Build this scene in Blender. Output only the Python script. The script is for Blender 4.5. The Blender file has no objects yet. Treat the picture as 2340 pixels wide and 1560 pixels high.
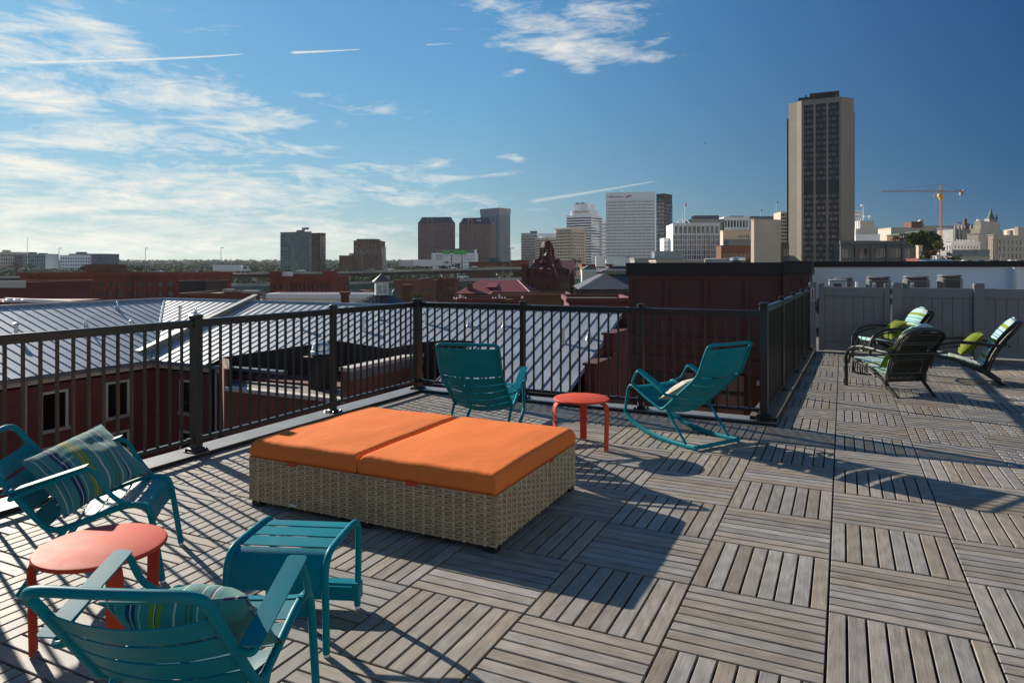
import bpy, math, random
from mathutils import Vector, Matrix, noise
R=random.Random(7)
S=bpy.context.scene; C=S.collection
# ---------------------------------------------------------------- camera, sky, sun, exposure
TH=.447; F=1577.; HY=612.; CX=1170.; H=1.536
cT,sT=math.cos(TH),math.sin(TH)
cd=bpy.data.cameras.new('camera'); cam=bpy.data.objects.new('camera',cd); C.objects.link(cam); S.camera=cam
cam.location=(0,0,H); cam.rotation_euler=(math.pi/2,0,TH)
cd.sensor_width=36; cd.lens=F/2340*36; cd.shift_y=-(780-HY)/2340; cd.clip_start=.05; cd.clip_end=30000
S.view_settings.view_transform='Standard'; S.view_settings.look='None'; S.view_settings.exposure=.78; S.view_settings.gamma=1
SUN_AZ=math.radians(161.5); SUN_EL=math.radians(25)      # where the sun stands: beyond and to the left
sd=Vector((math.cos(SUN_AZ)*math.cos(SUN_EL),math.sin(SUN_AZ)*math.cos(SUN_EL),math.sin(SUN_EL)))
sl=bpy.data.lights.new('sun','SUN'); sl.energy=4.6; sl.angle=math.radians(.55); sl.color=(1,.90,.76)
so=bpy.data.objects.new('sun',sl); C.objects.link(so); so.rotation_euler=sd.to_track_quat('Z','Y').to_euler(); so.location=(-20,10,30)

def at(px,d):
    u=(px-CX)/F*d
    return cT*u-sT*d, sT*u+cT*d
def zat(py,d): return H-(py-HY)*d/F
def P(px,py,d): x,y=at(px,d); return Vector((x,y,zat(py,d)))

class NT:
    def __init__(s,t): s.t=t; s.n=t.nodes; s.l=t.links
    def new(s,ty,**k):
        n=s.n.new(ty)
        for a,b in k.items():
            if a.startswith('i_'): n.inputs[int(a[2:])].default_value=b
            else: setattr(n,a,b)
        return n
    def ln(s,a,b): s.l.new(a,b)
    def val(s,x,sock):
        if hasattr(x,'links'): s.ln(x,sock)
        else: sock.default_value=x
    def m(s,op,a,b=0.0,c=None,clamp=False):
        n=s.n.new('ShaderNodeMath'); n.operation=op; n.use_clamp=clamp
        s.val(a,n.inputs[0]); s.val(b,n.inputs[1])
        if c is not None: s.val(c,n.inputs[2])
        return n.outputs[0]
    def ramp(s,fac,stops,interp='LINEAR'):
        n=s.n.new('ShaderNodeValToRGB'); n.color_ramp.interpolation=interp; e=n.color_ramp.elements
        while len(e)<len(stops): e.new(.5)
        for i,(p,c) in enumerate(stops): e[i].position=p; e[i].color=(c,c,c,1) if not hasattr(c,'__len__') else (*c[:3],1)
        s.val(fac,n.inputs[0]); return n.outputs[0]
    def mix(s,f,a,b,mode='MIX'):
        n=s.n.new('ShaderNodeMix'); n.data_type='RGBA'; n.blend_type=mode
        s.val(f,n.inputs[0])
        for x,k in ((a,6),(b,7)):
            if hasattr(x,'links'): s.ln(x,n.inputs[k])
            else: n.inputs[k].default_value=(*x[:3],1)
        return n.outputs[2]
    def noise(s,vec,scale,detail=4,rough=.55,dist=0,dim='3D'):
        n=s.n.new('ShaderNodeTexNoise'); n.inputs['Scale'].default_value=scale; n.inputs['Detail'].default_value=detail
        n.inputs['Roughness'].default_value=rough; n.inputs['Distortion'].default_value=dist
        if vec is not None: s.ln(vec,n.inputs['Vector'])
        return n.outputs[0]
    def mapping(s,vec,loc=(0,0,0),rot=(0,0,0),sc=(1,1,1)):
        n=s.n.new('ShaderNodeMapping'); n.inputs[1].default_value=loc; n.inputs[2].default_value=rot; n.inputs[3].default_value=sc
        s.ln(vec,n.inputs[0]); return n.outputs[0]

# ---- sky: Nishita sky with cirrus and contrails laid out by direction (azimuth, elevation)
W=bpy.data.worlds.new('World'); S.world=W; W.use_nodes=True
w=NT(W.node_tree); w.n.clear()
sky=w.new('ShaderNodeTexSky',sky_type='NISHITA',sun_disc=False,sun_elevation=SUN_EL,sun_rotation=math.radians(90)-SUN_AZ)
SKC=(.16,(.0,.13,.52),(.50,1.20,1.74),(.03,.34,.74),(1.10,1.34,1.32),6)
sky.altitude=100; sky.air_density=1.0; sky.dust_density=.35; sky.ozone_density=2.2
tc=w.new('ShaderNodeTexCoord'); vr=w.new('ShaderNodeVectorRotate',rotation_type='Z_AXIS'); w.ln(tc.outputs['Generated'],vr.inputs['Vector']); vr.inputs['Angle'].default_value=-TH
sx=w.new('ShaderNodeSeparateXYZ'); w.ln(vr.outputs[0],sx.inputs[0]); X,Y,Z=sx.outputs
AZ=w.m('ARCTAN2',X,Y); hor=w.m('SQRT',w.m('ADD',w.m('MULTIPLY',X,X),w.m('MULTIPLY',Y,Y))); EL=w.m('ARCTAN2',Z,hor)
def ae(px,py):
    a=math.atan((px-CX)/F); e=math.atan((HY-py)/math.hypot(F,px-CX)); return a,e
zc=w.m('MAXIMUM',w.m('ADD',Z,.11),.03)
cv=w.new('ShaderNodeCombineXYZ'); w.ln(w.m('DIVIDE',X,zc),cv.inputs[0]); w.ln(w.m('DIVIDE',Y,zc),cv.inputs[1])
cv2=w.new('ShaderNodeCombineXYZ'); w.ln(AZ,cv2.inputs[0]); w.ln(EL,cv2.inputs[1])
wsp=w.noise(w.mapping(cv2.outputs[0],rot=(0,0,.05),sc=(3.2,15,1)),1.5,10,.62,1.4)
wsp2=w.noise(w.mapping(cv2.outputs[0],loc=(4,2,0),rot=(0,0,-.10),sc=(9,34,1)),1.6,10,.66,1.8)
wsp3=w.noise(w.mapping(cv.outputs[0],loc=(1,7,0),rot=(0,0,.7),sc=(1.1,.8,1)),2.6,12,.68,1.2)
blobs=[ # px,py,rx,ry,rot(deg, up to right),strength
 (60,115,210,72,-4,.85),(230,85,150,44,-22,.9),(40,30,220,24,0,.5),(60,222,160,42,-4,1.1),(440,228,180,50,-5,1.05),(560,265,170,34,0,.95),(780,240,190,26,-6,.55),
 (300,310,380,42,-3,.85),(660,345,130,18,8,.7),(90,385,170,34,-6,1.15),(520,170,200,22,-6,.45),(500,65,120,16,5,.35),(700,115,70,12,18,.4),
 (620,400,430,40,0,.62),(850,385,250,22,6,.6),(350,450,560,60,0,.95),(900,455,320,36,-3,.75),(200,540,950,75,0,.92),(700,530,520,50,0,.85),(500,420,520,34,-2,.95),(150,480,350,40,0,1.0),(120,325,330,26,3,.9),(1000,410,160,12,4,.55),
 (1210,40,150,42,-14,.9),(1400,35,120,40,-12,.7),(1300,110,210,28,-7,1.0),(1330,150,50,26,-30,.8),(1480,105,80,14,22,.6),(1180,168,45,11,12,.8),(1460,15,60,22,30,.5),
 (1160,358,48,10,-8,.9),(1130,400,75,8,5,.9),(1020,405,70,9,0,.6),(1430,402,40,4,3,.5),(300,5,120,18,-10,.5),(980,20,60,20,-5,.25),(1230,478,90,6,0,.5)]
mask=None
for (px,py,rx,ry,ro,st) in blobs:
    a0,e0=ae(px,py); k=1/F
    ca,sa=math.cos(math.radians(ro)),math.sin(math.radians(ro))
    da=w.m('SUBTRACT',AZ,a0); de=w.m('SUBTRACT',EL,e0)
    p=w.m('MULTIPLY',w.m('ADD',w.m('MULTIPLY',da,ca),w.m('MULTIPLY',de,sa)),1/(rx*k))
    q=w.m('MULTIPLY',w.m('SUBTRACT',w.m('MULTIPLY',de,ca),w.m('MULTIPLY',da,sa)),1/(ry*k))
    g=w.m('MULTIPLY',w.m('EXPONENT',w.m('MULTIPLY',w.m('ADD',w.m('MULTIPLY',p,p),w.m('MULTIPLY',q,q)),-.8)),st)
    mask=g if mask is None else w.m('MAXIMUM',mask,g)
tex=w.m('ADD',w.m('ADD',w.m('MULTIPLY',wsp,.55),w.m('MULTIPLY',wsp2,.3)),w.m('MULTIPLY',wsp3,.3))
cl=w.m('MULTIPLY',w.m('ADD',w.m('MULTIPLY',mask,.62),w.m('MULTIPLY',w.m('SUBTRACT',tex,.69),2.5)),2.0,clamp=True)
cl=w.m('MULTIPLY',cl,w.m('MULTIPLY',mask,2.2,clamp=True))
def streak(x0,y0,x1,y1,wd,st):
    a0,e0=ae(x0,y0); a1,e1=ae(x1,y1); L=math.hypot(a1-a0,e1-e0); ca,sa=(a1-a0)/L,(e1-e0)/L
    da=w.m('SUBTRACT',AZ,a0); de=w.m('SUBTRACT',EL,e0)
    p=w.m('ADD',w.m('MULTIPLY',da,ca),w.m('MULTIPLY',de,sa)); q=w.m('SUBTRACT',w.m('MULTIPLY',de,ca),w.m('MULTIPLY',da,sa))
    t=w.m('DIVIDE',p,L); inside=w.m('MULTIPLY',w.m('MULTIPLY',t,12,clamp=True),w.m('MULTIPLY',w.m('SUBTRACT',1,t),25,clamp=True))
    wq=w.m('DIVIDE',q,w.m('MULTIPLY',w.m('SUBTRACT',1.25,t),wd/F)); g=w.m('EXPONENT',w.m('MULTIPLY',w.m('MULTIPLY',wq,wq),-1))
    return w.m('MULTIPLY',w.m('MULTIPLY',g,inside),w.m('MULTIPLY',w.m('ADD',wsp2,.35),st))
for s_ in ((20,143,560,124,3.2,.95),(660,121,825,113,1.9,1.1),(972,103,1034,99.5,1.3,.5),(1205,462,1500,414,3.4,.6)):
    cl=w.m('MAXIMUM',cl,streak(*s_),clamp=True)
def vm(op,a,b):
    n=w.new('ShaderNodeVectorMath',operation=op)
    for x,k in ((a,0),(b,1)):
        if hasattr(x,'links'): w.ln(x,n.inputs[k])
        else: n.inputs[k].default_value=x
    return n.outputs[0]
# film-like shoulder and a polarised, deeper blue away from the sun
den=vm('ADD',vm('MULTIPLY',sky.outputs[0],(SKC[0],)*3),(1,1,1)); comp=vm('DIVIDE',sky.outputs[0],den)
glow=w.new('ShaderNodeVectorMath',operation='DOT_PRODUCT'); w.ln(tc.outputs['Generated'],glow.inputs[0]); glow.inputs[1].default_value=sd
gd=w.m('MULTIPLY',w.m('ADD',glow.outputs['Value'],.1),1/1.05,clamp=True)
tq_=w.m('MULTIPLY',w.m('SUBTRACT',glow.outputs['Value'],.02),1/.72,clamp=True)
tq_=w.m('POWER',tq_,1.25)
tint=w.mix(tq_,SKC[1],SKC[2])
hz=w.m('POWER',w.m('SUBTRACT',1,w.m('MULTIPLY',w.m('MAXIMUM',Z,0),1,clamp=True)),SKC[5])
tint=w.mix(hz,tint,w.mix(tq_,SKC[3],SKC[4]))
anti=w.m('MULTIPLY',w.m('ADD',w.m('MULTIPLY',glow.outputs['Value'],-1),-.05),1/.6,clamp=True)   # brighter opposite the sun: unseen fill added to lift the shaded faces
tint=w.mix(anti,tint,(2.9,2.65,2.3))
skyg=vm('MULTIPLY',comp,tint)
ccol=w.mix(gd,(4.5,5.2,6.0),(8.2,7.9,7.0))
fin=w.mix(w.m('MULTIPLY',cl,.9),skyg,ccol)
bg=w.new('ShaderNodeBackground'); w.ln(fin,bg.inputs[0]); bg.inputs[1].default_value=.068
wo=w.new('ShaderNodeOutputWorld'); w.ln(bg.outputs[0],wo.inputs[0])

# ---------------------------------------------------------------- materials
MT={}
def M(name,col,rough=.6,metal=0,var=.12,scale=3.,bump=0,bscale=40,spec=.5,coat=0,kind=None,col2=None,stretch=(1,1,1),isl=0,wear=0):
    if name in MT: return MT[name]
    m=bpy.data.materials.new(name); m.use_nodes=True; MT[name]=m
    t=NT(m.node_tree); b=t.n['Principled BSDF']; tc=t.new('ShaderNodeTexCoord')
    v=tc.outputs['Object']; uv=tc.outputs['UV']
    n=t.noise(t.mapping(v,sc=stretch),scale,6,.6)
    c=t.mix(t.ramp(n,[(.3,0),(.7,1)]),tuple(x*(1-var) for x in col),tuple(min(1,x*(1+var)) for x in (col2 or col)))
    if isl:
        ge=t.new('ShaderNodeNewGeometry'); ob=t.new('ShaderNodeObjectInfo')
        r=t.m('FRACT',t.m('ADD',t.m('MULTIPLY',ge.outputs['Random Per Island'],7.3),t.m('MULTIPLY',ob.outputs['Random'],5.7)))
        hs=t.new('ShaderNodeHueSaturation'); t.ln(c,hs.inputs['Color']); t.ln(t.m('ADD',1-isl,t.m('MULTIPLY',r,2*isl)),hs.inputs['Value'])
        t.ln(t.m('ADD',.49,t.m('MULTIPLY',r,.02)),hs.inputs['Hue']); c=hs.outputs[0]
    bm=None
    if kind=='brick':
        br=t.new('ShaderNodeTexBrick'); t.ln(uv,br.inputs['Vector']); br.inputs['Scale'].default_value=1
        br.inputs['Brick Width'].default_value=.215; br.inputs['Row Height'].default_value=.075; br.inputs['Mortar Size'].default_value=.006
        br.inputs['Color1'].default_value=(*[x*.82 for x in col],1); br.inputs['Color2'].default_value=(*[x*1.2 for x in col],1); br.inputs['Mortar'].default_value=(*[.6*x+.04 for x in col],1)
        st=t.noise(v,.45,5,.6); c=t.mix(t.ramp(st,[(.3,.15),(.7,.0)]),t.mix(.5,br.outputs[0],c),(.02,.015,.012)); bm=br.outputs[1]
        pt=t.noise(t.mapping(uv,sc=(6,14,1)),1.2,8,.7); c=t.mix(t.ramp(pt,[(.70,0),(.76,.35)]),c,(.35,.3,.28))
    if kind=='seam':   # faint oil canning of a standing seam metal roof
        pass
    if wear:   # scuffs, chips and dust
        sc_=t.noise(t.mapping(v,sc=(1,1,1)),26,8,.75); c=t.mix(t.m('MULTIPLY',t.ramp(sc_,[(.66,0),(.72,1)]),wear*.5),c,(.45,.5,.5)); du=t.noise(v,5,5,.6); c=t.mix(t.m('MULTIPLY',t.ramp(du,[(.5,0),(.75,1)]),wear*.3),c,(.20,.21,.20))
    t.ln(c,b.inputs['Base Color'])
    rn=t.noise(v,scale*2.3,4,.6); t.ln(t.m('ADD',rough-.08,t.m('MULTIPLY',rn,.16)),b.inputs['Roughness'])
    b.inputs['Metallic'].default_value=metal; b.inputs['Specular IOR Level'].default_value=spec; b.inputs['Coat Weight'].default_value=coat; b.inputs['Coat Roughness'].default_value=.25
    if bump or bm is not None:
        bp=t.new('ShaderNodeBump'); bp.inputs['Strength'].default_value=bump or .4; bp.inputs['Distance'].default_value=.01
        if bm is not None: t.ln(t.m('SUBTRACT',1,bm),bp.inputs['Height'])
        else: t.ln(t.noise(t.mapping(v,sc=stretch),bscale,6,.6),bp.inputs['Height'])
        t.ln(bp.outputs[0],b.inputs['Normal'])
    return m
def glass(name,col=(.02,.03,.04),rough=.12,var=.6,metal=.0,warm=None):
    if name in MT: return MT[name]
    m=bpy.data.materials.new(name); m.use_nodes=True; MT[name]=m; t=NT(m.node_tree); b=t.n['Principled BSDF']
    ge=t.new('ShaderNodeNewGeometry'); ob=t.new('ShaderNodeObjectInfo')
    r=t.m('FRACT',t.m('ADD',t.m('MULTIPLY',ge.outputs['Random Per Island'],9.3),t.m('MULTIPLY',ob.outputs['Random'],11.7)))
    c=t.mix(t.ramp(r,[(.2,0),(.95,1)]),tuple(x*(1-var) for x in col),warm or tuple(x*(1+2*var) for x in col)); t.ln(c,b.inputs['Base Color'])
    b.inputs['Roughness'].default_value=rough; b.inputs['Metallic'].default_value=metal; b.inputs['Specular IOR Level'].default_value=.8
    return m

teal=M('turquoise_paint',(.0,.175,.225),.42,0,.08,6,.05,220,.10,.0,wear=.4)
redp=M('orange_red_paint',(.55,.050,.016),.66,0,.08,5,.05,200,.3,.0,wear=.35)
black=M('black_rail_paint',(.012,.011,.010),.30,0,.15,6,.05,150,.55,.2)
glide=M('clear_plastic_foot',(.7,.72,.7),.2)
coping=M('grey_metal_coping',(.22,.22,.215),.45,.2,.15,3,.05,30)
curbd=M('dark_curb_face',(.018,.016,.015),.5,0,.2,5)
tancop=M('tan_metal_coping',(.20,.155,.11),.45,.3,.2,4)
vinyl=M('grey_vinyl',(.20,.195,.20),.42,0,.05,4,.04,60)
whitew=M('white_stucco',(.84,.90,.96),.7,0,.06,1.2,.1,60)
roofmet=M('grey_seam_roof',(.29,.325,.37),.45,.1,.20,1.1,.05,3,stretch=(1,1,1),isl=.06,wear=.4)
roofdk=M('dark_seam_roof',(.07,.08,.095),.4,.4,.15,.5)
brickm=M('maroon_brick',(.15,.033,.034),.8,0,.2,1,.5,kind='brick')
brick2=M('orange_brick',(.21,.072,.042),.8,0,.2,1,.5,kind='brick')
brick3=M('red_brick_far',(.22,.052,.034),.85,0,.35,.25)
brick4=M('brown_brick_far',(.15,.065,.038),.85,0,.3,.2)
trimw=M('cream_trim',(.50,.46,.42),.6,0,.1,3)
membrane=M('roof_membrane',(.16,.155,.145),.8,0,.25,.8,.2,20)
blackmem=M('black_membrane',(.010,.011,.013),.7,0,.3,1)
brownp=M('brown_wall_paint',(.082,.038,.030),.6,0,.07,1.2,.08,30)
browntop=M('dark_bronze_coping',(.030,.027,.024),.5,.2,.12,2)
steel=M('galvanised_steel',(.55,.56,.58),.3,.9,.1,5)
white=M('white_paint',(.75,.75,.73),.5,0,.08,2)
agedw=M('aged_white_wood',(.62,.63,.62),.7,0,.35,2.2)
dark=M('dark_opening',(.006,.006,.008),.25,0,.2,3,spec=.8)
concr=M('tan_concrete',(.29,.245,.19),.8,0,.10,.12,stretch=(1,1,.35))
congr=M('grey_concrete',(.30,.30,.29),.85,0,.18,.1)
beige=M('beige_stone',(.56,.46,.36),.8,0,.12,.1)
limest=M('limestone',(.52,.46,.38),.8,0,.12,.1)
whitec=M('white_concrete',(.86,.86,.86),.75,0,.05,.1)
purp=M('brown_granite',(.22,.135,.125),.6,0,.12,.1)
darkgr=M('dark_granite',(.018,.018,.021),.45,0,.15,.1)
slate=M('slate_blue_roof',(.07,.08,.12),.4,.3,.15,.3)
greyfin=M('grey_anodised_panels',(.22,.26,.30),.45,.4,.08,.2)
redroof=M('red_tile_roof',(.22,.038,.035),.55,0,.15,.5)
maroonr=M('maroon_tile_roof',(.105,.022,.020),.6,0,.25,.4)
greenst=M('green_steel_girder',(.08,.17,.145),.6,0,.25,.2)
deckcon=M('viaduct_concrete',(.40,.38,.35),.85,0,.3,.1)
asph=M('asphalt',(.055,.055,.055),.9,0,.25,.05)
greenp=M('bright_green_panel',(.05,.45,.12),.5)
cranep=M('orange_crane_paint',(.42,.15,.05),.5)
copper=M('green_copper',(.06,.14,.11),.6,0,.3,.3)
rattan=M('black_rattan',(.016,.017,.015),.42,0,.35,30,.3,120,.5)
creamf=M('cream_fabric',(.52,.47,.39),.9,0,.08,8,.35,260,.2)
limef=M('lime_fabric',(.14,.175,.018),.85,0,.08,6,.35,200,.2)
orangef=M('orange_canvas',(.74,.185,.042),.9,0,.05,2,.12,60,.15)
gl_dark=glass('dark_window_glass',(.012,.014,.018),.1)
gl_teal=glass('teal_window_glass',(.03,.09,.10),.12)
gl_grey=glass('grey_window_glass',(.05,.06,.075),.15)
gl_warm=glass('blinds_behind_glass',(.05,.04,.04),.2,.6,warm=(.36,.22,.17))
gl_mono=glass('strip_window_glass',(.075,.075,.085),.2,.5)
gl_blue=glass('blue_window_glass',(.05,.11,.18),.1,.5)
gl_black=glass('black_glass',(.006,.006,.007),.12,.3)

def deck_mat():
    m=bpy.data.materials.new('weathered_hardwood'); m.use_nodes=True; t=NT(m.node_tree); b=t.n['Principled BSDF']
    tc=t.new('ShaderNodeTexCoord'); uv=tc.outputs['UV']; ge=t.new('ShaderNodeNewGeometry'); rnd=ge.outputs['Random Per Island']
    cmb=t.new('ShaderNodeCombineXYZ'); t.ln(t.m('MULTIPLY',rnd,31),cmb.inputs[0]); t.ln(t.m('MULTIPLY',rnd,57),cmb.inputs[1])
    ad=t.new('ShaderNodeVectorMath',operation='ADD'); t.ln(uv,ad.inputs[0]); t.ln(cmb.outputs[0],ad.inputs[1]); v=ad.outputs[0]
    n1=t.noise(t.mapping(v,sc=(1.3,30,1)),1.6,8,.62,.9); n2=t.noise(t.mapping(v,sc=(6,110,1)),1.5,6,.7,.6)
    wv=t.new('ShaderNodeTexWave',wave_type='RINGS',rings_direction='Y'); t.ln(t.mapping(v,sc=(.9,6,1)),wv.inputs[0]); wv.inputs['Scale'].default_value=1.6; wv.inputs['Distortion'].default_value=11; wv.inputs['Detail'].default_value=3; wv.inputs['Detail Scale'].default_value=.9
    n3=t.noise(t.mapping(v,sc=(10,300,1)),2.0,4,.7,.3)
    g=t.m('ADD',t.m('ADD',t.m('ADD',t.m('MULTIPLY',n1,.28),t.m('MULTIPLY',n2,.36)),t.m('MULTIPLY',wv.outputs[0],.05)),t.m('MULTIPLY',n3,.36))
    c=t.ramp(g,[(.30,(.080,.064,.048)),(.43,(.19,.160,.126)),(.55,(.29,.252,.205)),(.72,(.46,.41,.345))])
    hs=t.new('ShaderNodeHueSaturation'); t.ln(c,hs.inputs['Color']); r2=t.m('FRACT',t.m('MULTIPLY',rnd,13.7)); t.ln(t.m('ADD',.80,t.m('MULTIPLY',rnd,.34)),hs.inputs['Value']); t.ln(t.m('ADD',.35,t.m('MULTIPLY',r2,.9)),hs.inputs['Saturation'])
    big=t.noise(tc.outputs['Object'],.9,5,.6); c=t.mix(t.ramp(big,[(.35,.28),(.6,0)]),hs.outputs[0],(.10,.092,.085))
    t.ln(c,b.inputs['Base Color']); t.ln(t.m('ADD',.42,t.m('MULTIPLY',g,.35)),b.inputs['Roughness'])
    bp=t.new('ShaderNodeBump'); bp.inputs['Strength'].default_value=.45; bp.inputs['Distance'].default_value=.004; t.ln(g,bp.inputs['Height']); t.ln(bp.outputs[0],b.inputs['Normal'])
    return m
deckm=deck_mat()
def stripe_mat(name,stops,base,rep,axis=0,wob=.006):
    m=bpy.data.materials.new(name); m.use_nodes=True; t=NT(m.node_tree); b=t.n['Principled BSDF']
    tc=t.new('ShaderNodeTexCoord'); s=t.new('ShaderNodeSeparateXYZ'); t.ln(tc.outputs['UV'],s.inputs[0])
    n=t.noise(tc.outputs['UV'],9,3); u=t.m('FRACT',t.m('ADD',t.m('MULTIPLY',s.outputs[axis],rep),t.m('MULTIPLY',n,wob*rep)))
    c=t.ramp(u,stops,'CONSTANT'); fn=t.noise(tc.outputs['UV'],120,4,.7)
    c=t.mix(t.ramp(fn,[(.35,.22),(.65,0)]),c,(.03,.06,.06)); t.ln(c,b.inputs['Base Color']); b.inputs['Roughness'].default_value=.9; b.inputs['Specular IOR Level'].default_value=.2
    b.inputs['Sheen Weight'].default_value=.2
    bp=t.new('ShaderNodeBump'); bp.inputs['Strength'].default_value=.3; bp.inputs['Distance'].default_value=.003; t.ln(t.noise(tc.outputs['UV'],260,3),bp.inputs['Height']); t.ln(bp.outputs[0],b.inputs['Normal'])
    return m
tq=(.045,.215,.205); nv=(.012,.03,.10); ol=(.22,.26,.01); wh=(.55,.50,.43); dg=(.02,.15,.16)
st1=[(0,tq),(.04,wh),(.05,tq),(.07,dg),(.095,wh),(.10,tq),(.17,nv),(.20,wh),(.21,nv),(.235,tq),(.26,wh),(.268,tq),(.33,ol),(.365,wh),(.372,nv),(.38,ol),(.415,tq),(.50,wh),(.515,tq),(.58,dg),(.60,ol),(.608,dg),(.63,tq),(.66,wh),(.668,tq),(.72,nv),(.745,wh),(.755,tq),(.79,dg),(.81,tq)]
stripef=stripe_mat('striped_outdoor_fabric',st1,tq,1.0)
lt=(.36,.62,.60)
st2=[(0,lt),(.08,ol),(.16,lt),(.22,nv),(.25,lt),(.30,nv),(.32,lt),(.42,dg),(.45,lt),(.55,ol),(.66,lt),(.74,wh),(.80,lt),(.86,dg),(.9,lt)]
stripec=stripe_mat('striped_seat_fabric',st2,lt,2.2,1)
def wicker_mat():
    m=bpy.data.materials.new('tan_wicker_strands'); m.use_nodes=True; t=NT(m.node_tree); b=t.n['Principled BSDF']
    tc=t.new('ShaderNodeTexCoord'); ge=t.new('ShaderNodeNewGeometry'); n=t.noise(t.mapping(tc.outputs['Object'],sc=(6,6,160)),2.2,5,.7); n2=t.noise(tc.outputs['Object'],14,3)
    c=t.ramp(t.m('ADD',t.m('MULTIPLY',n,.6),t.m('MULTIPLY',n2,.4)),[(.3,(.22,.145,.08)),(.5,(.40,.275,.16)),(.68,(.56,.42,.265))]); t.ln(c,b.inputs['Base Color']); b.inputs['Roughness'].default_value=.5
    return m
wickm=wicker_mat()
wickl=M('pale_wicker_strand',(.50,.385,.245),.5,0,.15,30)

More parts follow.
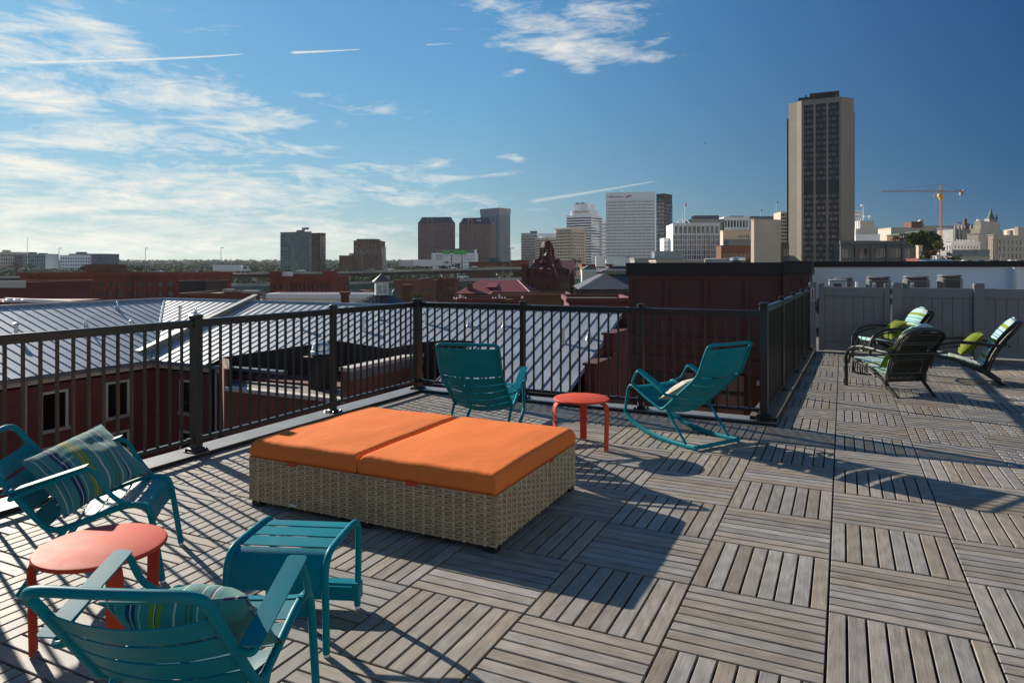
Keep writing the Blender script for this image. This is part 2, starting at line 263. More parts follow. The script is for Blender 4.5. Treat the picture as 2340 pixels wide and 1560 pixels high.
# ---------------------------------------------------------------- mesh helpers
class MB:
    def __init__(s): s.v=[]; s.f=[]; s.m=[]; s.uv={}; s.c=0
    def face(s,pts,m=0,uv=None):
        i=len(s.v); s.v+= [tuple(p) for p in pts]; s.f.append(tuple(range(i,i+len(pts)))); s.m.append(m)
        if uv: s.uv[len(s.f)-1]=uv
    def idx(s,vs,fs,m=0,uvs=None):
        i=len(s.v); s.v+=[tuple(p) for p in vs]
        for k,f in enumerate(fs):
            s.f.append(tuple(a+i for a in f)); s.m.append(m)
            if uvs: s.uv[len(s.f)-1]=uvs[k]
    def box(s,x0,x1,y0,y1,z0,z1,m=0):
        if x1<x0:x0,x1=x1,x0
        if y1<y0:y0,y1=y1,y0
        if z1<z0:z0,z1=z1,z0
        s.hexa([(x0,y0,z0),(x1,y0,z0),(x1,y1,z0),(x0,y1,z0),(x0,y0,z1),(x1,y0,z1),(x1,y1,z1),(x0,y1,z1)],m)
    def hexa(s,v,m=0): s.idx(v,[(0,3,2,1),(4,5,6,7),(0,1,5,4),(1,2,6,5),(2,3,7,6),(3,0,4,7)],m)
    def cbox(s,x0,x1,y0,y1,z0,z1,c,m=0):  # box with chamfered vertical edges and top edge
        pl=[(x0+c,y0),(x1-c,y0),(x1,y0+c),(x1,y1-c),(x1-c,y1),(x0+c,y1),(x0,y1-c),(x0,y0+c)]
        cx,cy=(x0+x1)/2,(y0+y1)/2
        fx=lambda p:(cx+(p[0]-cx)*(1-2*c/max(x1-x0,1e-6)),cy+(p[1]-cy)*(1-2*c/max(y1-y0,1e-6)))
        vs=[(a,b,z0) for a,b in pl]+[(a,b,z1-c) for a,b in pl]+[(*fx(p),z1) for p in pl]
        fs=[tuple(range(7,-1,-1)),tuple(range(16,24))]
        for k in range(8):
            j=(k+1)%8; fs+=[(k,j,8+j,8+k),(8+k,8+j,16+j,16+k)]
        s.idx(vs,fs,m)
    def prism(s,pl,z0,z1,m=0,top=None):
        n=len(pl); vs=[(a,b,z0) for a,b in pl]+[(a,b,(z1 if top is None else top[k])) for k,(a,b) in enumerate(pl)]
        s.idx(vs,[tuple(range(n-1,-1,-1)),tuple(range(n,2*n))]+[(k,(k+1)%n,n+(k+1)%n,n+k) for k in range(n)],m)
    def tube(s,pts,r,n=8,m=0,cap=True,closed=False,flat=None,up=None):
        pts=[Vector(p) for p in pts]; N=len(pts); vs=[]
        prev=None
        for i,p in enumerate(pts):
            a=pts[(i-1)%N] if (closed or i>0) else p; b=pts[(i+1)%N] if (closed or i<N-1) else p
            t=(b-a).normalized()
            if up is not None: nn=(Vector(up)-t*t.dot(Vector(up))).normalized()
            elif prev is None:
                u=Vector((0,0,1)) if abs(t.z)<.9 else Vector((1,0,0)); nn=(u-t*t.dot(u)).normalized()
            else: nn=(prev-t*t.dot(prev)).normalized()
            prev=nn; bb=t.cross(nn)
            rr=r[i] if hasattr(r,'__len__') else r
            for k in range(n):
                an=2*math.pi*(k+.5)/n; vs.append(p+nn*math.cos(an)*rr*(flat[0] if flat else 1)+bb*math.sin(an)*rr*(flat[1] if flat else 1))
        fs=[]
        for i in range(N if closed else N-1):
            for k in range(n):
                a=i*n+k; b=i*n+(k+1)%n; c2=((i+1)%N)*n+(k+1)%n; d=((i+1)%N)*n+k; fs.append((a,b,c2,d))
        if cap and not closed: fs+=[tuple(range(n-1,-1,-1)),tuple(range((N-1)*n,N*n))]
        s.idx(vs,fs,m)
    def lathe(s,prof,n=16,c=(0,0,0),m=0,sx=1,sy=1):
        vs=[];K=len(prof)
        for r,z in prof:
            for k in range(n): a=2*math.pi*k/n; vs.append((c[0]+r*math.cos(a)*sx,c[1]+r*math.sin(a)*sy,c[2]+z))
        fs=[(i*n+k,i*n+(k+1)%n,(i+1)*n+(k+1)%n,(i+1)*n+k) for i in range(K-1) for k in range(n)]
        fs+=[tuple(range(n-1,-1,-1)),tuple(range((K-1)*n,K*n))]
        s.idx(vs,fs,m)
    def xf(s,M4,i0=0):
        for i in range(i0,len(s.v)): s.v[i]=tuple(M4@Vector(s.v[i]))
    def build(s,name,mats,parent=None,smooth=False,loc=None,ang=35):
        me=bpy.data.meshes.new(name); me.from_pydata(s.v,[],s.f); me.validate(clean_customdata=False)
        if not isinstance(mats,(list,tuple)): mats=[mats]
        for x in mats: me.materials.append(x)
        me.polygons.foreach_set('material_index',s.m) if len(s.m)==len(me.polygons) else None
        uvl=me.uv_layers.new(name='UVMap'); dat=uvl.data; vv=me.vertices
        for p in me.polygons:
            u=s.uv.get(p.index)
            if u:
                for li,q in zip(p.loop_indices,u): dat[li].uv=q
            else:
                n=p.normal; ax=max(range(3),key=lambda k:abs(n[k]))
                for li in p.loop_indices:
                    c=vv[me.loops[li].vertex_index].co; dat[li].uv=(c.x,c.y) if ax==2 else ((c.y,c.z) if ax==0 else (c.x,c.z))
        if smooth:
            me.polygons.foreach_set('use_smooth',[True]*len(me.polygons)); me.set_sharp_from_angle(angle=math.radians(ang))
        me.update()
        o=bpy.data.objects.new(name,me); C.objects.link(o)
        if parent: o.parent=parent
        if loc: o.location=loc
        return o
def tag(o,label=None,cat=None,group=None,kind=None):
    for k,v in (('label',label),('category',cat),('group',group),('kind',kind)):
        if v: o[k]=v
    return o
def empty(name,loc,rz=0,label=None,cat=None,group=None):
    o=bpy.data.objects.new(name,None); C.objects.link(o); o.location=loc; o.rotation_euler=(0,0,rz); o.empty_display_size=.1
    return tag(o,label,cat,group)
def kids(o): return [c for c in C.objects if c.parent==o]
def copy_tree(o,parent=None):
    c=o.copy(); C.objects.link(c); c.parent=parent
    for ch in kids(o): copy_tree(ch,c)
    return c
def rounded(pts,r=.03,n=5):
    pts=[Vector(p) for p in pts]; out=[pts[0]]
    for i in range(1,len(pts)-1):
        a,b,c=pts[i-1],pts[i],pts[i+1]; rr=r[i] if hasattr(r,'__len__') else r
        d1=min(rr,(a-b).length*.48); d2=min(rr,(c-b).length*.48)
        p0=b+(a-b).normalized()*d1; p2=b+(c-b).normalized()*d2
        for k in range(n+1):
            t=k/n; out.append(p0*(1-t)**2+b*2*t*(1-t)+p2*t*t)
    out.append(pts[-1]); return out
def catmull(pts,n=6):
    pts=[Vector(p) for p in pts]; q=[pts[0]*2-pts[1]]+pts+[pts[-1]*2-pts[-2]]; out=[]
    for i in range(1,len(q)-2):
        for k in range(n):
            t=k/n; a,b,c,d=q[i-1:i+3]
            out.append(.5*((2*b)+(c-a)*t+(2*a-5*b+4*c-d)*t*t+(3*b-a-3*c+d)*t**3))
    out.append(pts[-1]); return out
def sub(name,mats,parent,fn,smooth=True,**k):
    b=MB(); fn(b); return b.build(name,mats,parent,smooth,**k)
# ================================================================ THE TERRACE
T=.6096; GX=-.06; GY=3.40
def deck():
    b=MB(); rects=[(-4.70,6.0,-3.5,7.19),(-.57,6.0,7.19,13.78)]
    gap=.0052
    for i in range(-12,18):
        for j in range(-9,11):
            x0=GX+j*T; y0=GY+i*T
            for k in range(8):
                w_=T/8
                if (i+j)%2==0: bx=(x0+gap,x0+T-gap,y0+k*w_+gap,y0+(k+1)*w_-gap); al=0
                else: bx=(x0+k*w_+gap,x0+(k+1)*w_-gap,y0+gap,y0+T-gap); al=1
                zt=R.uniform(-.0012,.0012)
                for r in rects:
                    a0,a1,c0,c1=max(bx[0],r[0]),min(bx[1],r[1]),max(bx[2],r[2]),min(bx[3],r[3])
                    if a1-a0<.008 or c1-c0<.008: continue
                    e=.0022; z=zt
                    vs=[(a0,c0,-.025),(a1,c0,-.025),(a1,c1,-.025),(a0,c1,-.025),(a0,c0,z-e),(a1,c0,z-e),(a1,c1,z-e),(a0,c1,z-e),(a0+e,c0+e,z),(a1-e,c0+e,z),(a1-e,c1-e,z),(a0+e,c1-e,z)]
                    fs=[(8,9,10,11),(4,5,9,8),(5,6,10,9),(6,7,11,10),(7,4,8,11),(0,1,5,4),(1,2,6,5),(2,3,7,6),(3,0,4,7)]
                    U=lambda p:(p[0],p[1]) if al==0 else (p[1],p[0])
                    b.idx(vs,fs,0,[[U(vs[q]) if True else 0 for q in f] for f in fs])
    o=b.build('deck',deckm,None,False); tag(o,kind='structure')
    b=MB(); b.box(-4.98,6.2,-3.7,7.5,-.35,-.026); b.box(-.82,6.2,7.5,21,-.35,-.026)
    tag(b.build('terrace_slab',[blackmem],None),kind='structure')
    b=MB(); b.box(-.55,6.2,13.95,20,-.02,.0); tag(b.build('roof_surface',[membrane],None),kind='structure')
    # the masonry the terrace stands on
    b=MB(); b.box(-4.95,6.2,-3.65,7.46,-16,-.36); b.box(-.78,6.2,7.47,20,-16,-.36)
    bl=empty('terrace_building',(0,0,-16),0,'brick building directly under the wooden roof deck','building')
    o=b.build('wall',[brick2],bl); o.location=(0,0,16)
deck()
# railing line end points (x,y)
PL0=Vector((-4.79,-3.2)); PC=Vector((-4.79,7.28)); PR=Vector((-.70,7.21)); PE=Vector((-.56,13.60)); ZC=.03
def curb(p,q,inn,out,m,h,ext0=0,ext1=0,joints=2.4):
    d=(q-p).normalized(); n=Vector((d.y,-d.x)) # n = right of travel = inner side
    L=(q-p).length; b=MB(); s=-ext0
    while s<L+ext1-.01:
        e=min(s+joints,L+ext1)
        a=[p+d*s+n*inn,p+d*(e-.004)+n*inn,p+d*(e-.004)-n*out,p+d*s-n*out]
        b.hexa([(v.x,v.y,h-.004) for v in a]+[(v.x,v.y,h+(.003 if int(s/joints)%2 else 0)) for v in a],0)
        f=.004; a=[p+d*s+n*(inn-f),p+d*e+n*(inn-f),p+d*e-n*(out-f),p+d*s-n*(out-f)]
        b.hexa([(v.x,v.y,-.14) for v in a]+[(v.x,v.y,h-.005) for v in a],1)
        s=e
    return b
o=curb(PL0,PC,.085,.17,None,ZC,0,.17).build('roof_edge_curb',[coping,curbd],None); tag(o,kind='structure')
o=curb(PC,PR,.075,.17,None,ZC,-.09,.13).build('roof_edge_curb',[coping,curbd],None); tag(o,kind='structure')
o=curb(PR,PE,.12,.14,None,.07,.0,.25,1.0).build('roof_edge_curb',[tancop,curbd],None); tag(o,kind='structure')

def railing(name,label,p,q,posts,zc=ZC,bal=.1085,low=0):
    d3=Vector((q.x-p.x,q.y-p.y,0)); L=d3.length; d3/=L
    root=empty(name,(p.x,p.y,0),math.atan2(d3.y,d3.x),label,'railing','black metal railings round the terrace')
    pw=.029
    for s,big in posts:
        b=MB(); w_=pw*(1.30 if big else 1); b.cbox(s-w_,s+w_,-w_,w_,zc,1.10+zc,.004)
        b.cbox(s-w_-.005,s+w_+.005,-w_-.005,w_+.005,1.10+zc,1.125+zc,.008)
        po=b.build('post',[black],root,True)
        b=MB(); b.cbox(s-.07,s+.07,-.07,.07,zc+.001,zc+.012,.003)
        for a in (-1,1):
            for c in (-1,1): b.lathe([(.012,0),(.012,.012),(.006,.016)],6,(s+a*.055,c*.055,zc+.012))
        b.cbox(s-w_-.012,s+w_+.012,-w_-.012,w_+.012,zc+.012,zc+.035,.006)
        b.build('base_plate',[black],po,True)
    ps=[s for s,_ in posts]
    for a,c in zip(ps[:-1],ps[1:]):
        a0,c0=a+pw,c-pw
        b=MB(); b.cbox(a0,c0,-.026,.026,1.045+zc,1.083+zc,.008); b.box(a0,c0,-.018,.018,1.02+zc,1.0445+zc); b.build('top_rail',[black],root,True)
        b=MB(); b.cbox(a0,c0,-.020,.020,.085+zc-low,.115+zc-low,.004)
        b.box(a0-.001,a0+.05,-.026,.026,.08+zc-low,.12+zc-low); b.box(c0-.05,c0+.001,-.026,.026,.08+zc-low,.12+zc-low)
        b.build('bottom_rail',[black],root,True)
        n=max(1,round((c0-a0)/bal)-1)
        for k in range(n):
            s=a0+(k+1)*(c0-a0)/(n+1)
            global BAL
            if BAL is None:
                bb=MB(); bb.cbox(-.0095,.0095,-.0095,.0095,0,.905,.001); o=bb.build('baluster',[black],root,False); BAL=o
            else: o=BAL.copy(); C.objects.link(o); o.parent=root
            o.location=(s,0,.1145+zc-low); o.scale=(1,1,(.905+low)/.905)
    return root
BAL=None
yy=lambda y:(y-PL0.y)
railing('railing','long black railing along the left edge of the deck, behind the left armchair',PL0,PC,[(yy(-3.15),0),(yy(-1.35),0),(yy(.45),0),(yy(2.2),0),(yy(3.99),1),(yy(5.68),0),(yy(7.25),1)])
railing('railing','black railing behind the two rocking chairs, between the brown wall and the corner post',PC+Vector((.05,0)),PR,[(-.05,1),(1.40,0),(2.80,0),(4.04,1)])
railing('railing','short black railing running from the rocking chair corner to the grey gate',PR+Vector((0,.05)),PE,[(-.05,1),(1.62,0),(3.25,0),(4.85,0),(6.30,0)],.07,low=.07)

# ---- vinyl fence and gate
FY=13.78
def fpost(b,x,w_=.065,z1=1.215): 
    b.cbox(x-w_,x+w_,FY-w_,FY+w_,0,z1,.004); b.cbox(x-w_-.006,x+w_+.006,FY-w_-.006,FY+w_+.006,z1,z1+.03,.012)
    b.prism([(x-w_+.006,FY-w_+.006),(x+w_-.006,FY-w_+.006),(x+w_-.006,FY+w_-.006),(x-w_+.006,FY+w_-.006)],z1+.031,z1+.045)
def fpanel(root,x0,x1,z0=.05,z1=1.19):
    sub('rail',[vinyl],root,lambda b:(b.cbox(x0,x1,FY-.035,FY+.035,z1-.16,z1,.004),b.cbox(x0,x1,FY-.035,FY+.035,z0,z0+.15,.004)))
    def f(b):
        n=max(1,round((x1-x0)/.15)); w_=(x1-x0)/n
        for k in range(n): b.cbox(x0+k*w_+.002,x0+(k+1)*w_-.002,FY-.016,FY+.016,z0+.15,z1-.16,.003)
        b.box(x0,x1,FY-.006,FY+.006,z0+.14,z1-.15)
    sub('board_panel',[vinyl],root,f)
def fx(px): 
    k=(px-CX)/F; return FY*(k*cT-sT)/(cT+k*sT)
gp=empty('gate_post',(0,0,0),0,'narrow grey vinyl post with a warning sticker, left of the gate','post')
sub('shaft',[vinyl],gp,lambda b:fpost(b,fx(1857),.06,1.235))
def stk(b):
    x=fx(1857); b.box(x-.03,x+.03,FY-.0640,FY-.0625,.93,1.17,0); b.box(x-.010,x+.010,FY-.0655,FY-.0642,.95,1.15,1)
sub('sticker',[M('pale_sticker',(.45,.45,.55)),M('red_sticker_print',(.30,.02,.08))],gp,stk)
gt=empty('gate',(0,0,0),0,'grey vinyl gate leaf with a black latch, hung between two capped posts','gate')
x0,x1=fx(1877),fx(2027)
def f(b):
    for x in (x0,x1): b.cbox(x-.045,x+.045,FY-.045,FY+.045,.04,1.245,.004); b.cbox(x-.05,x+.05,FY-.05,FY+.05,1.245,1.262,.006)
sub('stile',[vinyl],gt,f); fpanel(gt,x0+.046,x1-.046)
def f(b):
    for z in (.78,.86): b.box(x0-.10,x0-.046,FY-.062,FY-.03,z,z+.035)
    b.tube([(x0-.075,FY-.07,.74),(x0-.075,FY-.085,.80),(x0-.075,FY-.07,.93)],.008,6); b.box(x0-.07,x0-.046,FY-.03,FY+.03,.7,.98)
sub('latch',[black],gt,f)
def f(b):
    for z in (.25,.95,1.12): b.box(x1+.046,x1+.075,FY-.03,FY+.02,z-.05,z+.05); b.tube([(x1+.06,FY-.035,z-.055),(x1+.06,FY-.035,z+.055)],.009,6)
sub('hinge',[black],gt,f)
fe=empty('fence',(0,0,0),0,'grey vinyl privacy fence to the right of the gate, behind the dark rattan chairs','fence')
xs=[fx(2050),fx(2236),fx(2236)+1.85,fx(2236)+3.7]
for x in xs: sub('post',[vinyl],fe,lambda b:fpost(b,x,.075,1.235))
for a,c in zip(xs[:-1],xs[1:]): fpanel(fe,a+.076,c-.076)

# ---- things behind the fence
wl=empty('stucco_wall',(0,0,0),0,'long white wall with dark metal coping behind the grey fence','wall')
WY=19.5
def wx(px,Y): 
    k=(px-CX)/F; return Y*(k*cT-sT)/(cT+k*sT)
xw=wx(1849,WY)
sub('wall',[whitew],wl,lambda b:b.box(xw,9,WY,WY+.3,-16,1.56))
sub('coping',[browntop],wl,lambda b:(b.box(xw-.02,9.05,WY-.05,WY+.36,1.561,1.70),b.box(xw-.02,9.05,WY-.08,WY-.052,1.60,1.64)))
dp=empty('downpipe',(0,0,0),0,'thick white pipe standing against the white wall at the far right','pipe')
x=wx(2318,WY); sub('pipe',[white],dp,lambda b:(b.tube([(x,WY-.12,0),(x,WY-.12,1.545)],.075,12),b.tube([(x,WY-.12,1.1),(x,WY-.12,1.13)],.085,12)))
ACY=17.2
def ac(px0,px1,ztop,louv,label):
    x0,x1=wx(px0,ACY),wx(px1,ACY); w_=x1-x0; zb=ztop-.78
    r=empty('air_conditioner',(x0,ACY,0),0,label,'air conditioner','air conditioning units behind the fence')
    sub('stand',[steel],r,lambda b:[b.box(a,a+.05,c,c+.05,0,zb) for a in (.05,w_-.1) for c in (.05,.6)]+[b.box(.0,w_,.04,.10,zb-.05,zb-.001),b.box(0,w_,.6,.66,zb-.05,zb-.001)])
    cas=sub('casing',[M('ac_grey_casing',(.17,.165,.16),.45)],r,lambda b:(b.cbox(0,w_,0,.7,zb,ztop-.05,.05),b.cbox(.004,w_-.004,.004,.696,ztop-.049,ztop-.01,.03)))
    def f(b):
        s,e=(.10,w_-.04) if louv else (-.0,0)
        if louv:
            n=6
            for k in range(n): a=s+(e-s)*k/n; b.box(a,a+(e-s)/n*.62,-.006,-.002,zb+.12,ztop-.12)
    if louv: sub('louvre_slot',[dark],cas,f)
    else:
        sub('side_grille',[M('ac_grille',(.09,.085,.085),.6)],cas,lambda b:[b.box(w_*.42,w_-.05,-.007,-.002,zb+.06+k*.03,zb+.078+k*.03) for k in range(20)])
        sub('logo_plate',[white],cas,lambda b:b.box(w_*.22,w_*.36,-.014,-.009,ztop-.26,ztop-.15))
        sub('warning_mark',[M('red_mark',(.5,.02,.02))],cas,lambda b:b.box(w_*.28,w_*.33,-.018,-.0145,ztop-.25,ztop-.20))
        sub('rating_plate',[white],cas,lambda b:b.box(w_*.10,w_*.34,-.014,-.009,ztop-.56,ztop-.50))
    return r
ac(1905,1951,1.33,0,'grey air conditioner half hidden by a pale electrical box')
ac(1981,2036,1.36,0,'grey air conditioner with a logo plate, directly over the gate')
ac(2067,2125,1.37,0,'grey air conditioner with a logo plate, just right of the gate')
ac(2149,2201,1.40,1,'grey air conditioner with black vertical slots, the rightmost')
r=empty('electrical_box',(wx(1893,15.5),15.5,0),0,'pale grey electrical disconnect box on a stand in front of an air conditioner','electrical box')
sub('housing',[M('pale_grey_enamel',(.42,.46,.45),.4)],r,lambda b:(b.cbox(0,.34,0,.16,.75,1.28,.02),b.cbox(-.01,.35,-.01,.17,1.28,1.30,.01),b.box(-.12,-.02,.02,.1,.95,1.2)))
sub('door_panel',[gl_grey],r,lambda b:b.box(.1,.24,-.008,-.002,1.08,1.22))
sub('stand',[steel],r,lambda b:(b.box(.02,.06,.05,.1,0,.749),b.box(.28,.32,.05,.1,0,.749)))
r=empty('vent_pipe',(wx(1958,16.5),16.5,0),0,'short white vent pipe rising behind the gate between two air conditioners','pipe')
sub('pipe',[white],r,lambda b:b.tube([(0,0,0),(0,0,1.24)],.028,10))

# ================================================================ FURNITURE
def side_table(name,loc,rz,label):
    r=empty(name,loc,rz,label,'table','round orange side tables')
    rad=.24
    sub('table_top',[redp],r,lambda b:b.lathe([(rad-.03,.400),(rad-.004,.402),(rad,.406),(rad,.412),(rad-.004,.418),(rad-.012,.421)],64))
    for k in range(3):
        a=2*math.pi*k/3; c,s=math.cos(a),math.sin(a)
        pr=rounded([(.09,.391),(rad-.01,.391),(rad+.012,.35),(rad+.004,.004)],[0,.05,.03,0],6)
        def f(b):
            vs=[];n=len(pr)
            for i,p in enumerate(pr):
                q0=pr[max(0,i-1)] if i else pr[0]; q1=pr[min(n-1,i+1)]; t=Vector((q1[0]-q0[0],q1[1]-q0[1])).normalized(); nn=Vector((-t.y,t.x))*-.008
                wd=.030 if i>3 else .026
                for (o_,h) in ((-1,0),(1,0),(1,1),(-1,1)):
                    x=p[0]-nn.x*h; z=p[1]-nn.y*h; y=o_*wd; vs.append((x*c-y*s,x*s+y*c,z))
            fs=[(i*4+j,i*4+(j+1)%4,(i+1)*4+(j+1)%4,(i+1)*4+j) for i in range(n-1) for j in range(4)]+[(3,2,1,0),tuple(range(4*n-4,4*n))]
            b.idx([(v[0],v[1],v[2]) for v in vs],fs)
        # 2D path needs Vector of 2: handled by rounded on 2D points
        l=sub('leg',[redp],r,f,ang=30)
    return r
_r=rounded
def rounded(pts,r=.03,n=5):
    if len(pts[0])==2:
        return [(p.x,p.z) for p in _r([(a,0,c) for a,c in pts],r,n)]
    return _r(pts,r,n)
side_table('side_table',(-2.03,5.62,0),math.radians(226),'small round orange table between the two rocking chairs')
side_table('side_table',(-2.705,1.80,0),math.radians(216),'round orange-red table between the two low turquoise armchairs')

def slats(b,prof,w_,cuts,sag,th=.004,ny=12,gap=.015,side=.012):
    # prof: dense list of (x,z) along the seat line; cuts: list of (s0,s1) in metres along it
    P2=[Vector((p[0],p[1])) for p in prof]; S_=[0]
    for a,c in zip(P2[:-1],P2[1:]): S_.append(S_[-1]+(c-a).length)
    def ev(s):
        s=max(0,min(S_[-1]-1e-6,s)); i=0
        while S_[i+1]<s: i+=1
        t=(s-S_[i])/(S_[i+1]-S_[i]); p=P2[i].lerp(P2[i+1],t); d=(P2[min(i+2,len(P2)-1)]-P2[max(i-1,0)]).normalized()
        return p,Vector((d.y,-d.x))   # d.y,-d.x : towards underside/back when going front->rear
    for s0,s1 in cuts:
        ns=max(2,int((s1-s0)/.02)); vs=[]
        for layer in (0,1):
            for i in range(ns+1):
                s=s0+gap/2+(s1-s0-gap)*i/ns; p,nn=ev(s)
                for j in range(ny+1):
                    y=-1+2*j/ny; sg=sag(s)*(1-y*y); q=p-nn*(sg+layer*th)*-1*-1
                    q=p+(-nn)*(sg+layer*th)
                    vs.append((q.x,y*(w_-side),q.y))
        N=(ns+1)*(ny+1); fs=[]
        for i in range(ns):
            for j in range(ny):
                a=i*(ny+1)+j; fs+=[(a,a+1,a+ny+2,a+ny+1),(N+a,N+a+ny+1,N+a+ny+2,N+a+1)]
        for j in range(ny): fs+=[(j,N+j,N+j+1,j+1),(ns*(ny+1)+j,ns*(ny+1)+j+1,N+ns*(ny+1)+j+1,N+ns*(ny+1)+j)]
        for i in range(ns):
            a=i*(ny+1); fs+=[(a,a+ny+1,N+a+ny+1,N+a)]; a+=ny; fs+=[(a,N+a,N+a+ny+1,a+ny+1)]
        b.idx(vs,fs)
TR=.0148
def arm(root,side,rear,front,down,foot,w_,hook):
    # armrest: tube from the back tube bows outwards, runs under a flat plate, turns down to the seat tube
    y0=side*w_; y1=side*(w_+.055)
    pts=_r([(hook[0],y0,hook[1]),(rear[0]+.02,y1-side*.005,rear[1]-.025),(rear[0]+.05,y1,rear[1]-.004),(front[0],y1,front[1]),(down[0],y1,down[1]),(foot[0]-.0,y0+side*.03,foot[1]+.02),(foot[0]+.02,y0,foot[1]+.008)],[0,.05,.04,.045,.05,.04,0],6)
    a=sub('armrest',[teal],root,lambda b:b.tube(pts,.0115,10))
    def f(b):
        d=Vector((front[0]-rear[0],0,front[1]-rear[1])); L=d.length; d/=L; up=Vector((-d.z,0,d.x))
        o=Vector((rear[0],y1,rear[1]))+up*.010
        hw=.032; th=.006; c=.008
        pl=[(0,-hw+c),(c,-hw),(L-.01-c,-hw),(L-.01,-hw+c),(L-.01,hw-c),(L-.01-c,hw),(c,hw),(0,hw-c)]
        vs=[o+d*a_+Vector((0,y_,0)) for a_,y_ in pl]+[o+d*a_+Vector((0,y_,0))+up*th for a_,y_ in pl]
        b.idx(vs,[tuple(range(7,-1,-1)),tuple(range(8,16))]+[(k,(k+1)%8,8+(k+1)%8,8+k) for k in range(8)])
    sub('arm_plate',[teal],a,f)
def low_chair(name,loc,rz,label):
    r=empty(name,loc,rz,label,'armchair','low turquoise slatted armchairs'); w_=.238
    side=[(-.005,.012),(-.050,.31),(-.072,.385),(-.17,.392),(-.38,.318),(-.485,.292),(-.585,.418),(-.68,.545),(-.76,.65)]
    top=(-.815,.715)
    pl=_r([(x,-w_,z) for x,z in side]+[(top[0],-w_,top[1]),(top[0]-.012,0,top[1]+.002),(top[0],w_,top[1])]+[(x,w_,z) for x,z in side[::-1]],
          [0,.06,.06,.06,.08,.06,.08,.1,.1,.09,.3,.09,.1,.1,.08,.06,.08,.06,.06,.06,0],6)
    sub('frame_tube',[teal],r,lambda b:b.tube(pl,TR,12))
    for s in (-1,1):
        lg=sub('rear_leg',[teal],r,lambda b:b.tube([(-.42,s*w_,.305),(-.615,s*w_,.012)],TR*.95,10)); sub('foot',[glide],lg,lambda b:b.lathe([(.012,0),(.014,.006),(.012,.013)],10,(-.618,s*w_,0)))
        sub('front_foot',[glide],r,lambda b:b.lathe([(.012,0),(.014,.006),(.012,.013)],10,(-.004,s*w_,0)))
        arm(r,s,(-.655,.495),(-.30,.600),(-.225,.47),(-.175,.392),w_,(-.635,.487))
    prof=rounded([(-.040,.25),(-.056,.33),(-.074,.383),(-.17,.392),(-.38,.318),(-.485,.292),(-.585,.418),(-.68,.545),(-.76,.65),(-.80,.695)],.06,6)
    prof=prof[::1]
    sag=lambda s:.012 if s<.25 else (.012+.022*min(1,(s-.25)/.3))
    sub('seat',[teal],r,lambda b:slats(b,prof,w_,[(.02,.20),(.20,.305),(.305,.41),(.41,.515)],sag))
    sub('backrest',[teal],r,lambda b:slats(b,prof,w_,[(.565,.665),(.665,.765),(.765,.865),(.865,.965)],lambda s:.036))
    sub('cross_bar',[teal],r,lambda b:b.tube(_r([(-.40,-w_,.30),(-.43,0,.262),(-.40,w_,.30)],.2,8),.009,8))
    return r
low_chair('low_armchair',(-3.155,2.487,0),math.radians(41.3),'low turquoise armchair facing right, beside the railing, holding an upright striped cushion')
low_chair('low_armchair',(-1.969,1.892,0),math.radians(111.4),'low turquoise armchair seen from behind, nearest the camera, with a striped cushion sunk in it')
def rocker(name,loc,rz,label):
    r=empty(name,loc,rz,label,'rocking chair','turquoise rocking chairs'); w_=.268
    base=[(-.015,.022),(.09,.018),(.22,.017),(.40,.027),(.60,.057),(.75,.112),(.84,.165)]
    for s in (-1,1):
        sub('rocker',[teal],r,lambda b:b.tube(catmull([(x,s*w_,z) for x,z in base],5),.024,12,flat=(1.0,.62),up=(0,0,1)))
        sub('strut',[teal],r,lambda b:b.tube([(.318,s*w_,.300),(.083,s*w_,.03)],.0125,10))
        arm(r,s,(.265,.455),(.625,.605),(.70,.48),(.713,.44),w_,(.20,.425))
    sub('rear_bar',[teal],r,lambda b:b.tube([(-.015,-w_-.012,.024),(-.015,w_+.012,.024)],.017,12))
    side=[(.846,.172),(.854,.195),(.817,.372),(.800,.425),(.765,.442),(.718,.430),(.60,.370),(.484,.321),(.372,.274),(.206,.412),(-.010,.592),(-.062,.657),(-.110,.78),(-.140,.85)]
    top=(-.168,.895)
    fil=[0,.03,.05,.03,.03,.05,.08,.08,.05,.1,.1,.06,.1,.1]
    pl=_r([(x,-w_,z) for x,z in side]+[(top[0],-w_,top[1]),(top[0],w_,top[1])]+[(x,w_,z) for x,z in side[::-1]],fil+[.075,.075]+fil[::-1],6)
    sub('frame_tube',[teal],r,lambda b:b.tube(pl,.0142,12))
    prof=rounded([(.79,.42),(.765,.440),(.718,.430),(.60,.370),(.484,.321),(.372,.274),(.206,.412),(-.010,.592),(-.062,.657),(-.110,.78),(-.140,.85),(-.165,.888)],[0,.03,.05,.08,.08,.05,.1,.1,.06,.1,.1,0],5)
    sub('seat',[teal],r,lambda b:slats(b,prof,w_,[(0,.105),(.105,.21),(.21,.315),(.315,.42)],lambda s:.004+.012*min(1,s/.3)))
    sub('backrest',[teal],r,lambda b:slats(b,prof,w_,[(.462,.565),(.565,.668),(.668,.771),(.771,.874),(.874,.977),(.977,1.255)],lambda s:.055-.045*max(0,(s-.7)/.5)))
    return r
rocker('rocking_chair',(-.99,6.124,0),math.radians(148),'turquoise rocking chair in side view with a cream cushion, in front of the brown wall')
rocker('rocking_chair',(-2.868,5.20,0),math.radians(102.4),'turquoise rocking chair seen from behind, empty, behind the orange daybeds')
